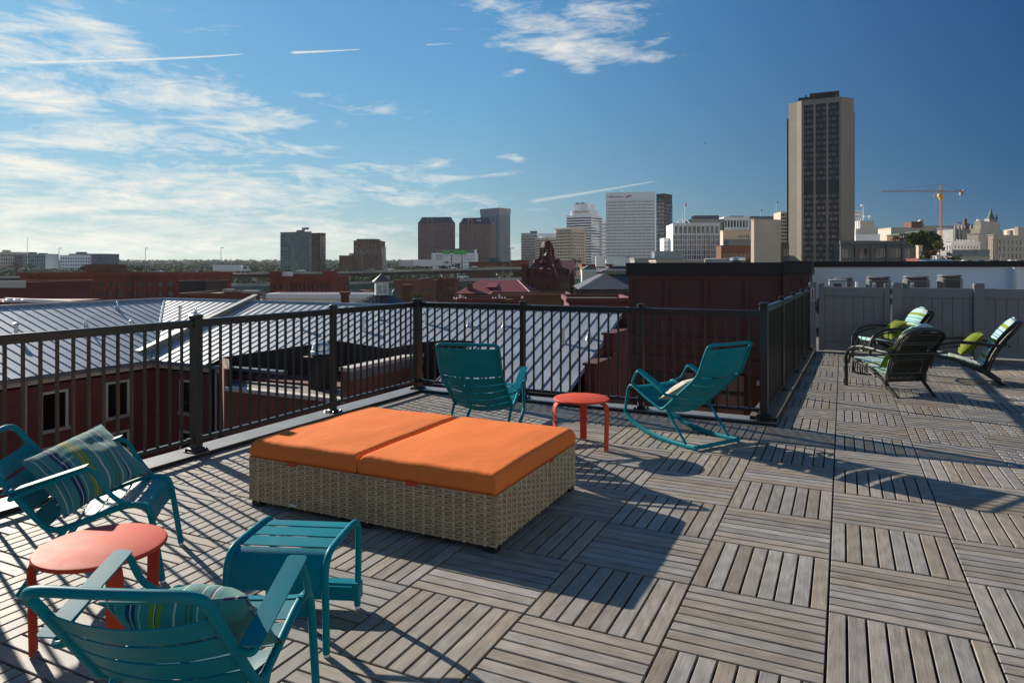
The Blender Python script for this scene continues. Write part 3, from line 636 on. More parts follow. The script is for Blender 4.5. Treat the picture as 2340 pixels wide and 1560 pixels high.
# ---- footstool
st=empty('footstool',(-1.843,2.145,0),math.radians(-69.6),'turquoise slatted footstool in front of the nearest armchair','footstool')
def stool():
    W_=.405; ys=(-0.0,-W_)
    pr=[(0,.012),(.004,.173),(.020,.33),(-.02,.398),(-.10,.405),(-.33,.405),(-.395,.39),(-.412,.30),(-.39,.012)]
    for y in ys:
        o=sub('side_frame',[teal],st,lambda b:b.tube(_r([(x,y,z) for x,z in pr],[0,.05,.06,.05,.06,.06,.05,.06,0],6),.0145,12))
        for fx_ in (0,-.39): sub('foot',[glide],o,lambda b:b.lathe([(.012,0),(.014,.006),(.012,.013)],10,(fx_,y,0)))
    prof=rounded([(.012,.20),(.020,.33),(-.02,.400),(-.10,.405),(-.33,.405),(-.39,.39),(-.405,.33)],[0,.05,.05,.05,.05,.04,0],6)
    def f(b):
        i0=len(b.v); slats(b,prof,W_/2,[(.05,.245),(.245,.35),(.35,.455),(.455,.56),(.56,.60)],lambda s:.0,side=.013); b.xf(Matrix.Translation((0,-W_/2,0)),i0)
    sub('seat',[teal],st,f)
    sub('stretcher',[teal],st,lambda b:(b.cbox(-.425,-.362,-W_-.016,.016,.045,.12,.006),b.box(-.36,-.35,-W_+.013,-.013,.105,.112)))
stool()
# ---- daybeds
def daybed(x0,x1,y0,y1,label,crown):
    r=empty('daybed',(x0,y0,0),0,label,'daybed','wicker daybeds with orange mattresses'); w_=x1-x0; d_=y1-y0
    zb,zt=.035,.312
    def core(b): b.box(.012,w_-.012,.012,d_-.012,zb,zt-.01)
    bs=sub('wicker_base',[M('dark_wicker_gap',(.035,.026,.018),.8)],r,core,False)
    rows=17; rh=(zt-zb)/rows; p=.0655
    def strands(b):
        per=[(0,0,w_,0),(w_,0,w_,d_),(w_,d_,0,d_),(0,d_,0,0)]
        for fi,(ax,ay,bx_,by_) in enumerate(per):
            if fi==2: continue
            L=math.hypot(bx_-ax,by_-ay); dx,dy=(bx_-ax)/L,(by_-ay)/L; nx,ny=dy,-dx; N=int(L/p*4)
            for q in range(rows):
                z0=zb+q*rh+.0008; z1=z0+rh-.0016; ph=math.pi*(q%2); vs=[]
                jz=R.uniform(-.0006,.0006)
                for i in range(N+1):
                    s=L*i/N; o=.0028*max(-1,min(1,1.8*math.cos(math.pi*s/(p)*1.0+ph)))+R.uniform(-.0003,.0003)
                    if i in (0,N): o=.001
                    X_,Y_=ax+dx*s,ay+dy*s
                    for zz,oo in ((z0,o-.0015),((z0*.75+z1*.25),o),((z0*.25+z1*.75),o),(z1,o-.0015)): vs.append((X_+nx*oo,Y_+ny*oo,zz+jz))
                b.idx(vs,[(i*4+k,(i+1)*4+k,(i+1)*4+k+1,i*4+k+1) for i in range(N) for k in range(3)])
    sub('horizontal_strands',[wickm],bs,strands,True,ang=80)
    def vert(b):
        per=[(0,0,w_,0),(w_,0,w_,d_),(0,d_,0,0)]
        for (ax,ay,bx_,by_) in per:
            L=math.hypot(bx_-ax,by_-ay); dx,dy=(bx_-ax)/L,(by_-ay)/L; nx,ny=dy,-dx; n=int(L/p)
            for k in range(1,n+1):
                s=k*p; 
                if s>L-.01: continue
                for q in range(rows):
                    if (k+q)%2==0: continue
                    z0=zb+q*rh-.001; z1=z0+rh+.002; a=.0095
                    pts=[(ax+dx*(s-a)+nx*.0008,ay+dy*(s-a)+ny*.0008),(ax+dx*(s-a*.6)+nx*.0026,ay+dy*(s-a*.6)+ny*.0026),(ax+dx*(s+a*.6)+nx*.0026,ay+dy*(s+a*.6)+ny*.0026),(ax+dx*(s+a)+nx*.0008,ay+dy*(s+a)+ny*.0008)]
                    b.idx([(*t_,z0) for t_ in pts]+[(*t_,z1) for t_ in pts],[(0,1,5,4),(1,2,6,5),(2,3,7,6)])
    sub('vertical_strands',[wickl],bs,vert,False)
    def rim(b):
        for (a0,b0,a1,b1) in ((0,0,w_,0),(w_,0,w_,d_),(w_,d_,0,d_),(0,d_,0,0)):
            L=math.hypot(a1-a0,b1-b0); n=int(L/.019); dx,dy=(a1-a0)/L,(b1-b0)/L; nx,ny=-dy,dx
            for k in range(n):
                s=k*L/n+.0008; e=(k+1)*L/n-.0008; q=lambda s,o:(a0+dx*s+nx*o,b0+dy*s+ny*o)
                pl=[q(s,-.002),q(e,-.002),q(e,.05),q(s,.05)]; b.prism(pl,zt-.012,zt+R.uniform(-.0008,.0008))
    sub('rim',[wickm],bs,rim,False)
    def corner(b,x):
            for q in range(rows):
                z0=zb+q*rh+.0008; a=.006
                sx_=-.0015 if x==0 else .0015; b.box(x-a+sx_,x+a+sx_,-.0035,.006,z0,z0+rh-.0016)
    for xc in (0,w_): sub('corner_wrap',[wickm],bs,lambda b:corner(b,xc),False)
    for (a,c) in ((.04,.04),(w_-.04,.04),(.04,d_-.04),(w_-.04,d_-.04)): sub('foot',[M('black_plastic',(.01,.01,.01),.5)],r,lambda b:b.cbox(a-.035,a+.035,c-.035,c+.035,0,zb,.004))
    def cush(b):
        nx,ny=56,76; x_0,x_1,y_0,y_1=.008,w_-.006,.004,d_-.006; z0=zt+.004; h=.108
        vs=[];
        def pos(i,j,layer):
            u=.5-.5*math.cos(math.pi*i/nx); v=.5-.5*math.cos(math.pi*j/ny); X_=x_0+(x_1-x_0)*u; Y_=y_0+(y_1-y_0)*v
            ex=min(u,1-u)*(x_1-x_0); ey=min(v,1-v)*(y_1-y_0)
            rr=.034; k=1
            for e in (ex,ey):
                if e<rr: k*=math.sqrt(max(0,1-((rr-e)/rr)**2))
            wr=.0022*noise.noise((X_*4+crown*30,Y_*3,crown*9))+.0005*noise.noise((X_*22,Y_*16,4))
            puck=.0007*math.sin(Y_*110+3*math.sin(X_*8))*max(0,1-ex/.07)+.0006*math.sin(X_*105+2*math.sin(Y_*9))*max(0,1-ey/.06)
            z=z0+h*(.70+.30*k)+crown*min(1,ex/.22)**.7*min(1,ey/.25)**.7+wr*3*min(1,ex/.05+.2)+puck
            return X_,Y_,z
        top=[pos(i,j,1) for j in range(ny+1) for i in range(nx+1)]; b.idx(top,[(j*(nx+1)+i,j*(nx+1)+i+1,(j+1)*(nx+1)+i+1,(j+1)*(nx+1)+i) for j in range(ny) for i in range(nx)])
        ring=[(i,0) for i in range(nx)]+[(nx,j) for j in range(ny)]+[(i,ny) for i in range(nx,0,-1)]+[(0,j) for j in range(ny,0,-1)]
        vs=[];n=len(ring)
        for q in range(6):
            t=q/5
            for k,(i,j) in enumerate(ring):
                X_,Y_,z=pos(i,j,1); cx,cy=(x_0+x_1)/2,(y_0+y_1)/2
                bul=.010*math.sin(math.pi*t)+.002*noise.noise((X_*12,Y_*12,t*3))
                ddx=-1 if i==0 else (1 if i==nx else 0); ddy=-1 if j==0 else (1 if j==ny else 0)
                vs.append((X_+ddx*bul,Y_+ddy*bul,z*(1-t)+(z0+.002*noise.noise((X_*6,Y_*6,1)))*t))
        b.idx(vs,[(q*n+k,(q+1)*n+k,(q+1)*n+(k+1)%n,q*n+(k+1)%n) for q in range(5) for k in range(n)]+[tuple(5*n+k for k in range(n-1,-1,-1))])
    cu=sub('mattress',[orangef],r,cush,True,ang=62)
    def pipe(b):
        for z in (zt+.006,):
            b.tube(_r([(.0,-.004,z),(w_-.002,-.004,z),(w_-.002,d_,z),(.0,d_,z),(.0,-.004,z)],.03,4),.004,6)
    sub('piping',[M('dark_orange_piping',(.50,.10,.012),.8)],cu,pipe)
    sub('tie_strap',[M('orange_strap',(.55,.05,.01),.8)],cu,lambda b:(b.box(w_*.38,w_*.46,-.012,-.002,zt-.012,zt+.01),b.box(w_-.0,w_+.010,d_*.62,d_*.66,zt-.012,zt+.01)))
    return r
d1=daybed(-3.462,-2.607,3.300,4.52,'wicker daybed with orange mattress, left one of the joined pair, with a metal tag',.012)
sub('maker_tag',[steel],d1,lambda b:b.cbox(.34,.40,-.009,-.004,.045,.062,.002))
daybed(-2.595,-1.678,3.298,4.52,'wicker daybed with orange mattress, right one of the joined pair, nearer the rocking chairs',.014)

# ---- loose cushions
def pillow(name,corners,thick,mat,label,cat='cushion',N=26,pip=None,uvs=1.0,group=None,rot=0):
    c=[Vector(p) for p in corners]; o=sum(c,Vector())/4
    r=empty(name,o,0,label,cat,group); c=[p-o for p in c]
    nrm=((c[1]-c[0]).cross(c[3]-c[0])).normalized()
    def f(b):
        for sgn in (1,-1):
            vs=[];uv=[]
            for j in range(N+1):
                for i in range(N+1):
                    u,v=i/N,j/N; a=2*u-1; d=2*v-1
                    pin=.055*(1-a*a)*abs(d)**2.0; pin2=.055*(1-d*d)*abs(a)**2.0
                    uu=.5+(u-.5)*(1-pin2*1.6); vv_=.5+(v-.5)*(1-pin*1.6)
                    p=c[0]*(1-uu)*(1-vv_)+c[1]*uu*(1-vv_)+c[2]*uu*vv_+c[3]*(1-uu)*vv_
                    h=(max(0,1-a**2)**.55)*(max(0,1-d**2)**.55)
                    h=h*(1+.25*noise.noise((a*1.7+o.x*3,d*1.7,sgn*2+o.y)))+.05*noise.noise((a*5,d*5,o.x*7+sgn))*min(1,h*3)
                    vs.append(p+nrm*sgn*thick/2*max(h,0)+nrm*.0*sgn); uv.append((u,v))
            fs=[];ul=[]
            for j in range(N):
                for i in range(N):
                    a=j*(N+1)+i; q=(a,a+1,a+N+2,a+N+1); q=q if sgn>0 else q[::-1]; fs.append(q); ul.append([uv[k] for k in q])
            b.idx(vs,fs,0,ul)
    o1=sub('cover',[mat],r,f,True,ang=75)
    def g(b):
        pts=[]
        for e in range(4):
            for k in range(10):
                t=k/10; u,v=[(t,0),(1,t),(1-t,1),(0,1-t)][e]; a=2*u-1; d=2*v-1
                pin=.055*(1-a*a)*abs(d)**2.0; pin2=.055*(1-d*d)*abs(a)**2.0; uu=.5+(u-.5)*(1-pin2*1.6); vv_=.5+(v-.5)*(1-pin*1.6)
                pts.append(c[0]*(1-uu)*(1-vv_)+c[1]*uu*(1-vv_)+c[2]*uu*vv_+c[3]*(1-uu)*vv_)
        b.tube(pts,.0045,6,closed=True)
    sub('piping',[pip or mat],r,g)
    return r
pillow('cushion',[(-3.235,1.975,.385),(-3.43,2.56,.425),(-3.79,2.52,.655),(-3.60,1.985,.600)],.17,stripef,'striped teal, navy and olive cushion leaning in the left low armchair',group='striped cushions')
def loc2w(o,yaw,p): return (o[0]+p[0]*math.cos(yaw)-p[1]*math.sin(yaw),o[1]+p[0]*math.sin(yaw)+p[1]*math.cos(yaw),p[2])
fo,fyw=(-1.969,1.892),math.radians(111.4)
pillow('cushion',[loc2w(fo,fyw,p) for p in ((-.36,.17,.345),(-.34,-.25,.345),(-.575,-.245,.60),(-.61,.17,.585))],.17,stripef,'striped cushion seen from behind in the nearest low armchair',group='striped cushions')
ro,ryw=(-.99,6.124),math.radians(148)
pillow('cushion',[loc2w(ro,ryw,p) for p in ((.47,.20,.355),(.47,-.18,.355),(.16,-.18,.535),(.16,.20,.535))],.15,creamf,'plain cream cushion lying on the rocking chair seat')

# ---- rattan armchairs
def rattan_chair(loc,rz,label):
    r=empty('rattan_armchair',loc,rz,label,'armchair','dark rattan armchairs by the gate')
    w_=.29
    for s in (-1,1):
        a=sub('armrest',[rattan],r,lambda b:(b.tube(catmull([(.90,s*w_,.0),(.905,s*w_,.22),(.875,s*(w_+.02),.40),(.75,s*(w_+.045),.50),(.56,s*(w_+.055),.545),(.36,s*(w_+.05),.545),(.17,s*(w_+.03),.525),(.02,s*(w_-.01),.52)],6),.022,8),
            b.tube(catmull([(.86,s*w_,.30),(.82,s*w_,.40),(.70,s*(w_+.02),.465),(.5,s*(w_+.04),.50)],5),.014,6)))
        sub('leg',[rattan],r,lambda b:(b.tube([(.80,s*(w_-.03),.345),(.56,s*(w_-.03),.305),(.26,s*(w_-.02),.19),(0,s*(w_-.05),.0)],.021,8),b.tube([(.50,s*(w_-.03),.26),(.24,s*(w_-.02),.15),(.02,s*(w_-.05),-.0)],.014,6)))
    def seat(b):
        b.tube([(.80,-w_+.03,.345),(.80,w_-.03,.345)],.018,8)
        for k in range(14):
            y=-w_+.05+k*(2*w_-.1)/13; b.tube(catmull([(.80,y,.345),(.54,y,.297),(.25,y,.20)],3),.007,5)
        for k in range(15):
            y=-w_+.04+k*(2*w_-.08)/14; b.tube([(.815,y,.335),(.84,y,.22),(.83,y,.17)],.008,5)
        b.tube(_r([(.80,-w_+.03,.34),(.835,-w_+.05,.18),(.83,0,.14),(.835,w_-.05,.18),(.80,w_-.03,.34)],.06,4),.012,6)
    sub('seat',[rattan],r,seat)
    def xz(t): # back line t 0..1
        p=[(.215,.17),(.15,.36),(.05,.55),(-.06,.70),(-.18,.82)]
        q=catmull([(a,0,c) for a,c in p],8); k=t*(len(q)-1); i=min(int(k),len(q)-2); v=q[i].lerp(q[i+1],k-i); return v.x,v.z
    def half(t): return (.225+.045*min(1,t*1.6)) if t<.75 else .27*math.sqrt(max(.02,1-((t-.75)/.262)**2))
    def frame(b,off=0,rr=.018):
        pts=[]
        for k in range(24): t=k/23; x,z=xz(t); pts.append((x-off,-half(t)-off*.3,z))
        pts2=[(p[0],-p[1],p[2]) for p in pts[::-1]]
        b.tube(pts+pts2,rr,8,closed=True)
    sub('back_frame',[rattan],r,lambda b:(frame(b),frame(b,.035,.012)))
    def lat(b):
        for k in range(21):
            y=-.215+k*.43/20; pts=[]
            for q in range(11):
                t=q/10; x,z=xz(t); sp=1+.25*t
                if abs(y*sp)<half(t)-.004: pts.append((x-.008,y*sp,z))
            if len(pts)>1: b.tube(pts,.008,5)
        for t in (.12,.35,.40,.62,.66,.85): x,z=xz(t); h=half(t); b.tube([(x-.02,-h,z),(x-.02,h,z)],.008,5)
        x,z=xz(.545); b.tube([(x-.055,-w_-.10,.525),(x-.055,w_+.10,.525)],.016,8)
    sub('back_lattice',[rattan],r,lat)
    def cu(b):
        top=[];bot=[]; n=22
        path=[(.84,.375),(.56,.335),(.30,.255),(.235,.27),(.17,.44),(.07,.62),(-.05,.775),(-.14,.855)]
        q=catmull([(a,0,c) for a,c in path],4)
        L=0; nx=8; vs=[];uvv=[]
        for layer in (0,1):
            L=0
            for i,p in enumerate(q):
                if i: L+=(q[i]-q[i-1]).length
                d=(q[min(i+1,len(q)-1)]-q[max(i-1,0)]).normalized(); nn=Vector((-d.z,0,d.x)); nn=nn if nn.z>0 or nn.x>0 else -nn
                t=i/(len(q)-1); hw=.225 if t<.82 else .225*math.sqrt(max(.05,1-((t-.82)/.19)**2))
                for j in range(nx+1):
                    y=-1+2*j/nx; th=(.035*(1-y**4)+.006)*(1 if layer==0 else -.15); vs.append(p+nn*th+Vector((0,y*hw,0))); uvv.append((y*.2,L))
        m=len(q); Nn=m*(nx+1); fs=[];us=[]
        for i in range(m-1):
            for j in range(nx):
                a=i*(nx+1)+j
                for f_ in ((a,a+1,a+nx+2,a+nx+1),(Nn+a,Nn+a+nx+1,Nn+a+nx+2,Nn+a+1)): fs.append(f_); us.append([uvv[k] for k in f_])
        for i in range(m-1):
            for j in (0,nx):
                a=i*(nx+1)+j; f_=(a,a+nx+1,Nn+a+nx+1,Nn+a); fs.append(f_); us.append([uvv[k] for k in f_])
        for i in (0,m-1):
            for j in range(nx): a=i*(nx+1)+j; f_=(a,a+1,Nn+a+1,Nn+a); fs.append(f_); us.append([uvv[k] for k in f_])
        b.idx(vs,fs,0,us)
    sub('seat_cushion',[stripec],r,cu,True,ang=70)
    return r
def rch(mid,yaw): return mid
Bm=((.583+.991)/2,(9.324+9.581)/2,0); By=math.radians(124)
rattan_chair(Bm,By,'dark rattan armchair seen from behind, nearest of the three by the gate')
Am=(1.09,13.30,0)
rattan_chair(Am,math.radians(206),'dark rattan armchair facing the railing, right in front of the grey gate')
Cm=(1.93,11.14,0); Cy=math.radians(176)
rattan_chair(Cm,Cy,'dark rattan armchair in side view, rightmost of the three')
def cpil(o,yaw,label,dz=0):
    pillow('cushion',[loc2w(o,yaw,p) for p in ((.50,.19,.36),(.50,-.19,.36),(.23,-.19,.66),(.23,.19,.66))],.16,limef,label,group='lime green cushions',N=18)
cpil(Am,math.radians(206),'lime green cushion in the rattan armchair beside the gate')
cpil(Cm,Cy,'lime green cushion in the rightmost rattan armchair')
pillow('cushion',[loc2w(Bm,By,p) for p in ((.40,.20,.30),(.40,-.15,.32),(.20,-.15,.60),(.20,.20,.58))],.12,limef,'lime green cushion mostly hidden by the back of the nearest rattan armchair',group='lime green cushions',N=18)
# ================================================================ NEIGHBOURING ROOFS
ZG=-16
# ---- grey standing-seam roofed brick building (L shaped)
mb=empty('metal_roof_building',(-27.9,21,0),0,'maroon brick building with L shaped grey standing seam metal roof beyond the railing','building')
ex,ey=-27.9,21.0
EX,EZ,RZ=-27.9,-2.39,-.27
def L2(x,y,z): return (x-ex,y-ey,z)
def seamed(b,lo,hi,axis,sp=.46,along=None):
    pass
def roofs(b):
    m=(RZ-EZ)
    # wing one: slopes down towards +x ; x from -35 to -27.5, y from -6 to valley
    A=[(-35,-8,RZ),(-27.4,-8,EZ-.13),(-27.4,20.6,EZ-.13),(-35,27,RZ)]
    b.face([L2(*p) for p in A]); b.face([L2(p[0],p[1],p[2]-.12) for p in A][::-1])
    b.face([L2(*p) for p in [(-42.5,-8,EZ-.1),(-35,-8,RZ),(-35,27,RZ),(-42.5,33.2,EZ-.1)]])
    s2=(RZ-EZ)/6.0
    def z2(y): return EZ+s2*(y-21)
    # wing two: slopes down towards -y, eave at y=20.6; cut by the lower roof well
    low=[(-27.4,20.6),(-24.0,20.6),(-23.9,21.3),(-19.4,23.3),(-16.5,22.9),(-15.3,23.6),(-14.2,23.9),(-13.1,23.9),(-12.9,20.6),(-7.9,20.6)]
    def ylo(x):
        for (a,c),(e,f) in zip(low[:-1],low[1:]):
            if a<=x<=e: return c+(f-c)*(x-a)/max(e-a,1e-6)
        return 20.6
    x=-27.4
    xs=[-27.4]
    while x<-7.9: x=min(x+.23,-7.9); xs.append(x)
    b.face([L2(-35,27,RZ),L2(-27.4,20.6,z2(20.6)),L2(-27.4,27,RZ)])
    for a,c in zip(xs[:-1],xs[1:]):
        ya,yc=ylo(a+1e-4),ylo(c-1e-4)
        b.face([L2(a,ya,z2(ya)),L2(c,yc,z2(yc)),L2(c,27,RZ),L2(a,27,RZ)])
    b.face([L2(-35,27,RZ),L2(-7.9,27,RZ),L2(-7.9,33,EZ),L2(-42.5,33.2,EZ)])
    # ribs (seams)
    y=-8
    k=0
    while y<27:
        # bottom end on the eave or on the valley
        if y<20.6: xb=-27.4
        else: xb=-27.4-(y-20.6)*7.6/6.4
        z=lambda x:RZ-(x+35)*(RZ-EZ+.13)/7.6
        h=.035
        b.hexa([L2(-35,y-.014,RZ),L2(xb,y-.014,z(xb)),L2(xb,y+.014,z(xb)),L2(-35,y+.014,RZ),L2(-35,y-.012,RZ+h),L2(xb,y-.012,z(xb)+h),L2(xb,y+.012,z(xb)+h),L2(-35,y+.012,RZ+h)])
        y+=.475
    x=-34.6
    while x<-7.95:
        if x<-27.4: yb=27-(x+35)*6.4/7.6
        else: yb=ylo(x)
        h=.035
        b.hexa([L2(x-.014,yb,z2(yb)),L2(x+.014,yb,z2(yb)),L2(x+.014,27,RZ),L2(x-.014,27,RZ),L2(x-.012,yb,z2(yb)+h),L2(x+.012,yb,z2(yb)+h),L2(x+.012,27,RZ+h),L2(x-.012,27,RZ+h)])
        x+=.475
    # ridge caps and valley flashing
    b.tube([L2(-35,-8,RZ+.02),L2(-35,27,RZ+.02)],.09,6); b.tube([L2(-35,27,RZ+.02),L2(-7.9,27,RZ+.02)],.09,6)
    b.tube([L2(-35,27,RZ+.0),L2(-27.4,20.6,EZ-.12)],.07,6)
    return low,z2
mr=MB(); low,z2=roofs(mr); mr.build('roof',[roofmet],mb)
def f(b):
    b.hexa([L2(-28.56,20.7,z2(20.7)-.1),L2(-28.34,20.7,z2(20.7)-.1),L2(-28.34,27.4,RZ),L2(-28.56,27.4,RZ),L2(-28.56,20.7,z2(20.7)+.30),L2(-28.34,20.7,z2(20.7)+.30),L2(-28.34,27.4,RZ+.34),L2(-28.56,27.4,RZ+.34)])
    b.hexa([L2(-28.62,20.6,z2(20.7)+.301),L2(-28.28,20.6,z2(20.7)+.301),L2(-28.28,27.5,RZ+.345),L2(-28.62,27.5,RZ+.345),L2(-28.62,20.6,z2(20.7)+.34),L2(-28.28,20.6,z2(20.7)+.34),L2(-28.28,27.5,RZ+.385),L2(-28.62,27.5,RZ+.385)])
sub('roof_curb',[coping],mb,f,False)
def walls(b):
    b.prism([L2(-42,-7.6,0)[:2],L2(-27.9,-7.6,0)[:2],L2(-27.9,21,0)[:2],L2(-8,21,0)[:2],L2(-8,32.6,0)[:2],L2(-42,32.6,0)[:2]][:6],ZG,EZ-.62)
sub('wall',[brickm],mb,walls,False)
def gut(b):
    b.box(-.02,.32,-29,-.32,EZ-.30,EZ-.17); b.box(.02,19.9-12,-.36,-.02,EZ-.30,EZ-.17)
    b.box(14.9,19.9,-.40,-.04,EZ-.26,EZ-.17)
sub('gutter',[M('grey_blue_gutter',(.16,.19,.24),.4,.3)],mb,gut,False)
sub('eave_board',[trimw],mb,lambda b:(b.box(.0,.10,-28.6,-.12,EZ-.52,EZ-.301),b.box(.1,4.2,-.10,-.0,EZ-.52,EZ-.301)),False)
def win(root,face,s,z,w_=.95,h=1.35):
    """face 'x': wall plane x=0 looking +x, s=y ; face 'y': plane y=0 looking -y, s=x"""
    Tm=(lambda a,o,zz:(o,a,zz)) if face=='x' else (lambda a,o,zz:(a,-o,zz))
    def bx(b,a0,a1,o0,o1,z0,z1):
        p=[Tm(a0,o0,0),Tm(a1,o1,0)]; b.box(p[0][0],p[1][0],p[0][1],p[1][1],z0,z1)
    f_=sub('window',[trimw],root,lambda b:(bx(b,s,s+.09,.002,.07,z,z+h),bx(b,s+w_-.09,s+w_,.002,.07,z,z+h),bx(b,s+.09,s+w_-.09,.002,.07,z+h-.09,z+h)),False)
    sub('pane',[gl_black],f_,lambda b:bx(b,s+.09,s+w_-.09,.002,.02,z,z+h-.09),False)
    sub('sill',[M('stone_sill',(.30,.28,.29),.7)],f_,lambda b:bx(b,s-.05,s+w_+.05,.002,.12,z-.13,z-.001),False)
for q in range(5):
    for z in (-4.75,-6.9): win(mb,'x',-2.28-2.62*q,z,1.06,1.47)
for (s,z) in ((1.73,-4.74),(1.73,-6.95)): win(mb,'y',s,z,1.04,1.40)
sub('downpipe',[M('lavender_downpipe',(.30,.29,.34),.5)],mb,lambda b:(b.tube([(.12,-5.47,EZ-.3),(.12,-5.47,ZG)],.06,8),b.tube([(4.0,-.1,EZ-.3),(4.0,-.1,ZG)],.07,8)))
# roof pipes
for i,(px,py,d,h,kind_,lab) in enumerate(((37,762,21.5,.42,0,'short steel flue pipe low on the left part of the metal roof'),(196,748,26,.42,1,'tiny vent with a flashing cone on the left metal roof slope'),(268,707,31,.40,1,'tiny vent high on the left metal roof slope'),(411,733,30,.75,0,'steel flue pipe with a cap, beside the diagonal roof curb'),
     (300,745,27,.25,0,'small capped vent just behind the railing top on the left slope'),(447,718,32,.3,1,'small vent right of the capped flue pipe'),(650,722,31,.4,1,'small vent on the middle of the long metal roof'),(688,753,29,.55,0,'pale roof pipe behind the railing, left of the silver fan'),
     (830,757,28,.5,0,'pale roof pipe left of the corner post, on the long roof'),(866,730,29.5,.3,1,'small roof vent left of the corner post'),(973,740,27.5,.5,0,'pale roof pipe right beside the corner post'),(1072,745,26.5,.35,1,'small roof vent right of the corner post'),(1153,745,26,.45,1,'small roof vent left of the middle railing post'),(1287,785,23.3,.55,0,'angled pale roof pipe near the stepped brick wall'),(1346,773,23,.4,1,'small roof vent nearest the stepped brick wall'))):
    # put it on the roof plane that its ray meets
    k=(px-CX)/F; rz=-(py-HY)/F; dx_,dy_=cT*k-sT,sT*k+cT
    if px<370: # wing one plane z=RZ-(x+35)*.296
        t=(RZ-.296*35-H)/(rz+.296*dx_)
    else: t=(EZ-.3533*21-H)/(rz-.3533*dy_)
    x,y,z=dx_*t,dy_*t,H+rz*t
    r=empty('roof_vent',(x,y,z),0,lab,'vent','vents on the metal roof')
    if kind_==0:
        sub('pipe',[steel if i in (0,3,4) else white],r,lambda b:b.tube([(0,0,-.3),(0,0,h)],.075,12))
        sub('cap',[steel],r,lambda b:b.lathe([(.10,h-.06),(.12,h-.03),(.12,h+.02),(.02,h+.06)],12))
    else:
        sub('flashing',[steel],r,lambda b:b.lathe([(.16,-.06),(.10,.05),(.05,h*.6),(.045,h),(.02,h+.02)],12))
# ---- lower flat roofed block
lb=empty('flat_roof_block',(-21.1,19,0),0,'low orange brick block with a flat membrane roof in front of the metal roof','building')
sub('wall',[brick2],lb,lambda b:b.prism([(0,0),(5.8,0),(5.8,2),(-2.45,2.0)],ZG,-3.12),False)
sub('wall_coping',[trimw],lb,lambda b:(b.box(-.03,5.6,-.12,.22,-3.12,-2.98),),False)
def f(b):
    b.prism([(-.15,.22),(5.45,.22),(5.45,5.5),(-2.7,5.5),(-2.7,2.4)],-3.4,-3.10)
sub('roof',[membrane],lb,f,False)
def f(b): # dark upstand wall following the cut in the metal roof
    for (a,c),(e,g) in zip(low[1:-1],low[2:]):
        za,zc_=z2(c)+.02,z2(g)+.02
        p=[L2(a,c,0),L2(e,g,0)]; n=Vector((p[1][1]-p[0][1],-(p[1][0]-p[0][0]),0)).normalized()*.07
        ox=-27.9+21.1; oy=21-19
        q=[(x+ox,y+oy) for x,y,_ in p]; a2=[(q[0][0]-n.x*0,q[0][1]-n.y*0),(q[1][0],q[1][1]),(q[1][0]+n.x,q[1][1]+n.y),(q[0][0]+n.x,q[0][1]+n.y)]
        b.hexa([(u,v,-5.5) for u,v in a2]+[(a2[0][0],a2[0][1],za),(a2[1][0],a2[1][1],zc_),(a2[2][0],a2[2][1],zc_),(a2[3][0],a2[3][1],za)])
    b.prism([(.02,.02),(.08,.10),(-2.70,2.45),(-2.78,2.37)],-3.1,-2.32)
sub('upstand',[blackmem],lb,f,False)
sub('side_parapet',[brick2],lb,lambda b:b.prism([(-.20,-.0),(.0,-.0),(-2.80,2.36),(-2.95,2.30)],ZG,-2.30),False)
# raised parapet block
rb=empty('parapet_block',(-15.3,19,0),0,'orange brick block with grey coping and pale belt courses, left of the corner post','building')
sub('wall',[brick2],rb,lambda b:b.box(-.35,0,0,9.2,ZG,-2.03),False)
sub('coping',[trimw],rb,lambda b:b.box(-.42,.08,-.06,9.1,-2.03,-1.90),False)
sub('belt_course',[trimw],rb,lambda b:b.box(.001,.05,4.4,9.1,-3.15,-2.70),False)
sub('belt_course',[trimw],rb,lambda b:b.box(.001,.05,4.4,9.1,-4.65,-4.25),False)
sub('pilaster',[trimw],rb,lambda b:b.box(.001,.09,4.0,4.4,ZG,-2.6),False)
sub('coping_face',[M('grey_coping_face',(.16,.16,.18),.6)],rb,lambda b:b.box(.001,.07,0,9.1,-2.35,-2.04),False)
# exhaust fan dome
r=empty('roof_exhaust_fan',(*at(733,26.5),-3.1),0,'silver mushroom exhaust fan on the flat roof','roof fan')
zf=zat(815,26.5)+3.1
sub('base',[blackmem],r,lambda b:(b.box(-.30,.30,-.30,.30,0,zf),b.cbox(-.46,.46,-.46,.46,zf-.02,zf+.05,.02)))
sub('dome',[steel],r,lambda b:b.lathe([(.28,zf+.05),(.40,zf+.09),(.43,zf+.15),(.41,zf+.22),(.33,zf+.26),(.32,zf+.45),(.26,zf+.54),(.12,zf+.58),(.03,zf+.59)],24))
# stepped brick fire wall
sw=empty('stepped_brick_wall',(-7.8,21.3,0),0,'dark red brick wall with stepped top at the right end of the metal roof','wall')
sub('wall',[brickm],sw,lambda b:(b.box(0,.35,.6,2.6,ZG,-1.72),b.box(.0,.35,2.6,4.9,ZG,-.88),b.box(0,.35,4.9,12,ZG,-.12)),False)
sub('coping',[M('dark_red_coping',(.09,.025,.02),.7)],sw,lambda b:(b.box(-.06,.41,.55,2.6,-1.719,-1.64),b.box(-.06,.41,2.55,4.9,-.879,-.80),b.box(-.06,.41,4.85,12,-.119,-.03)),False)
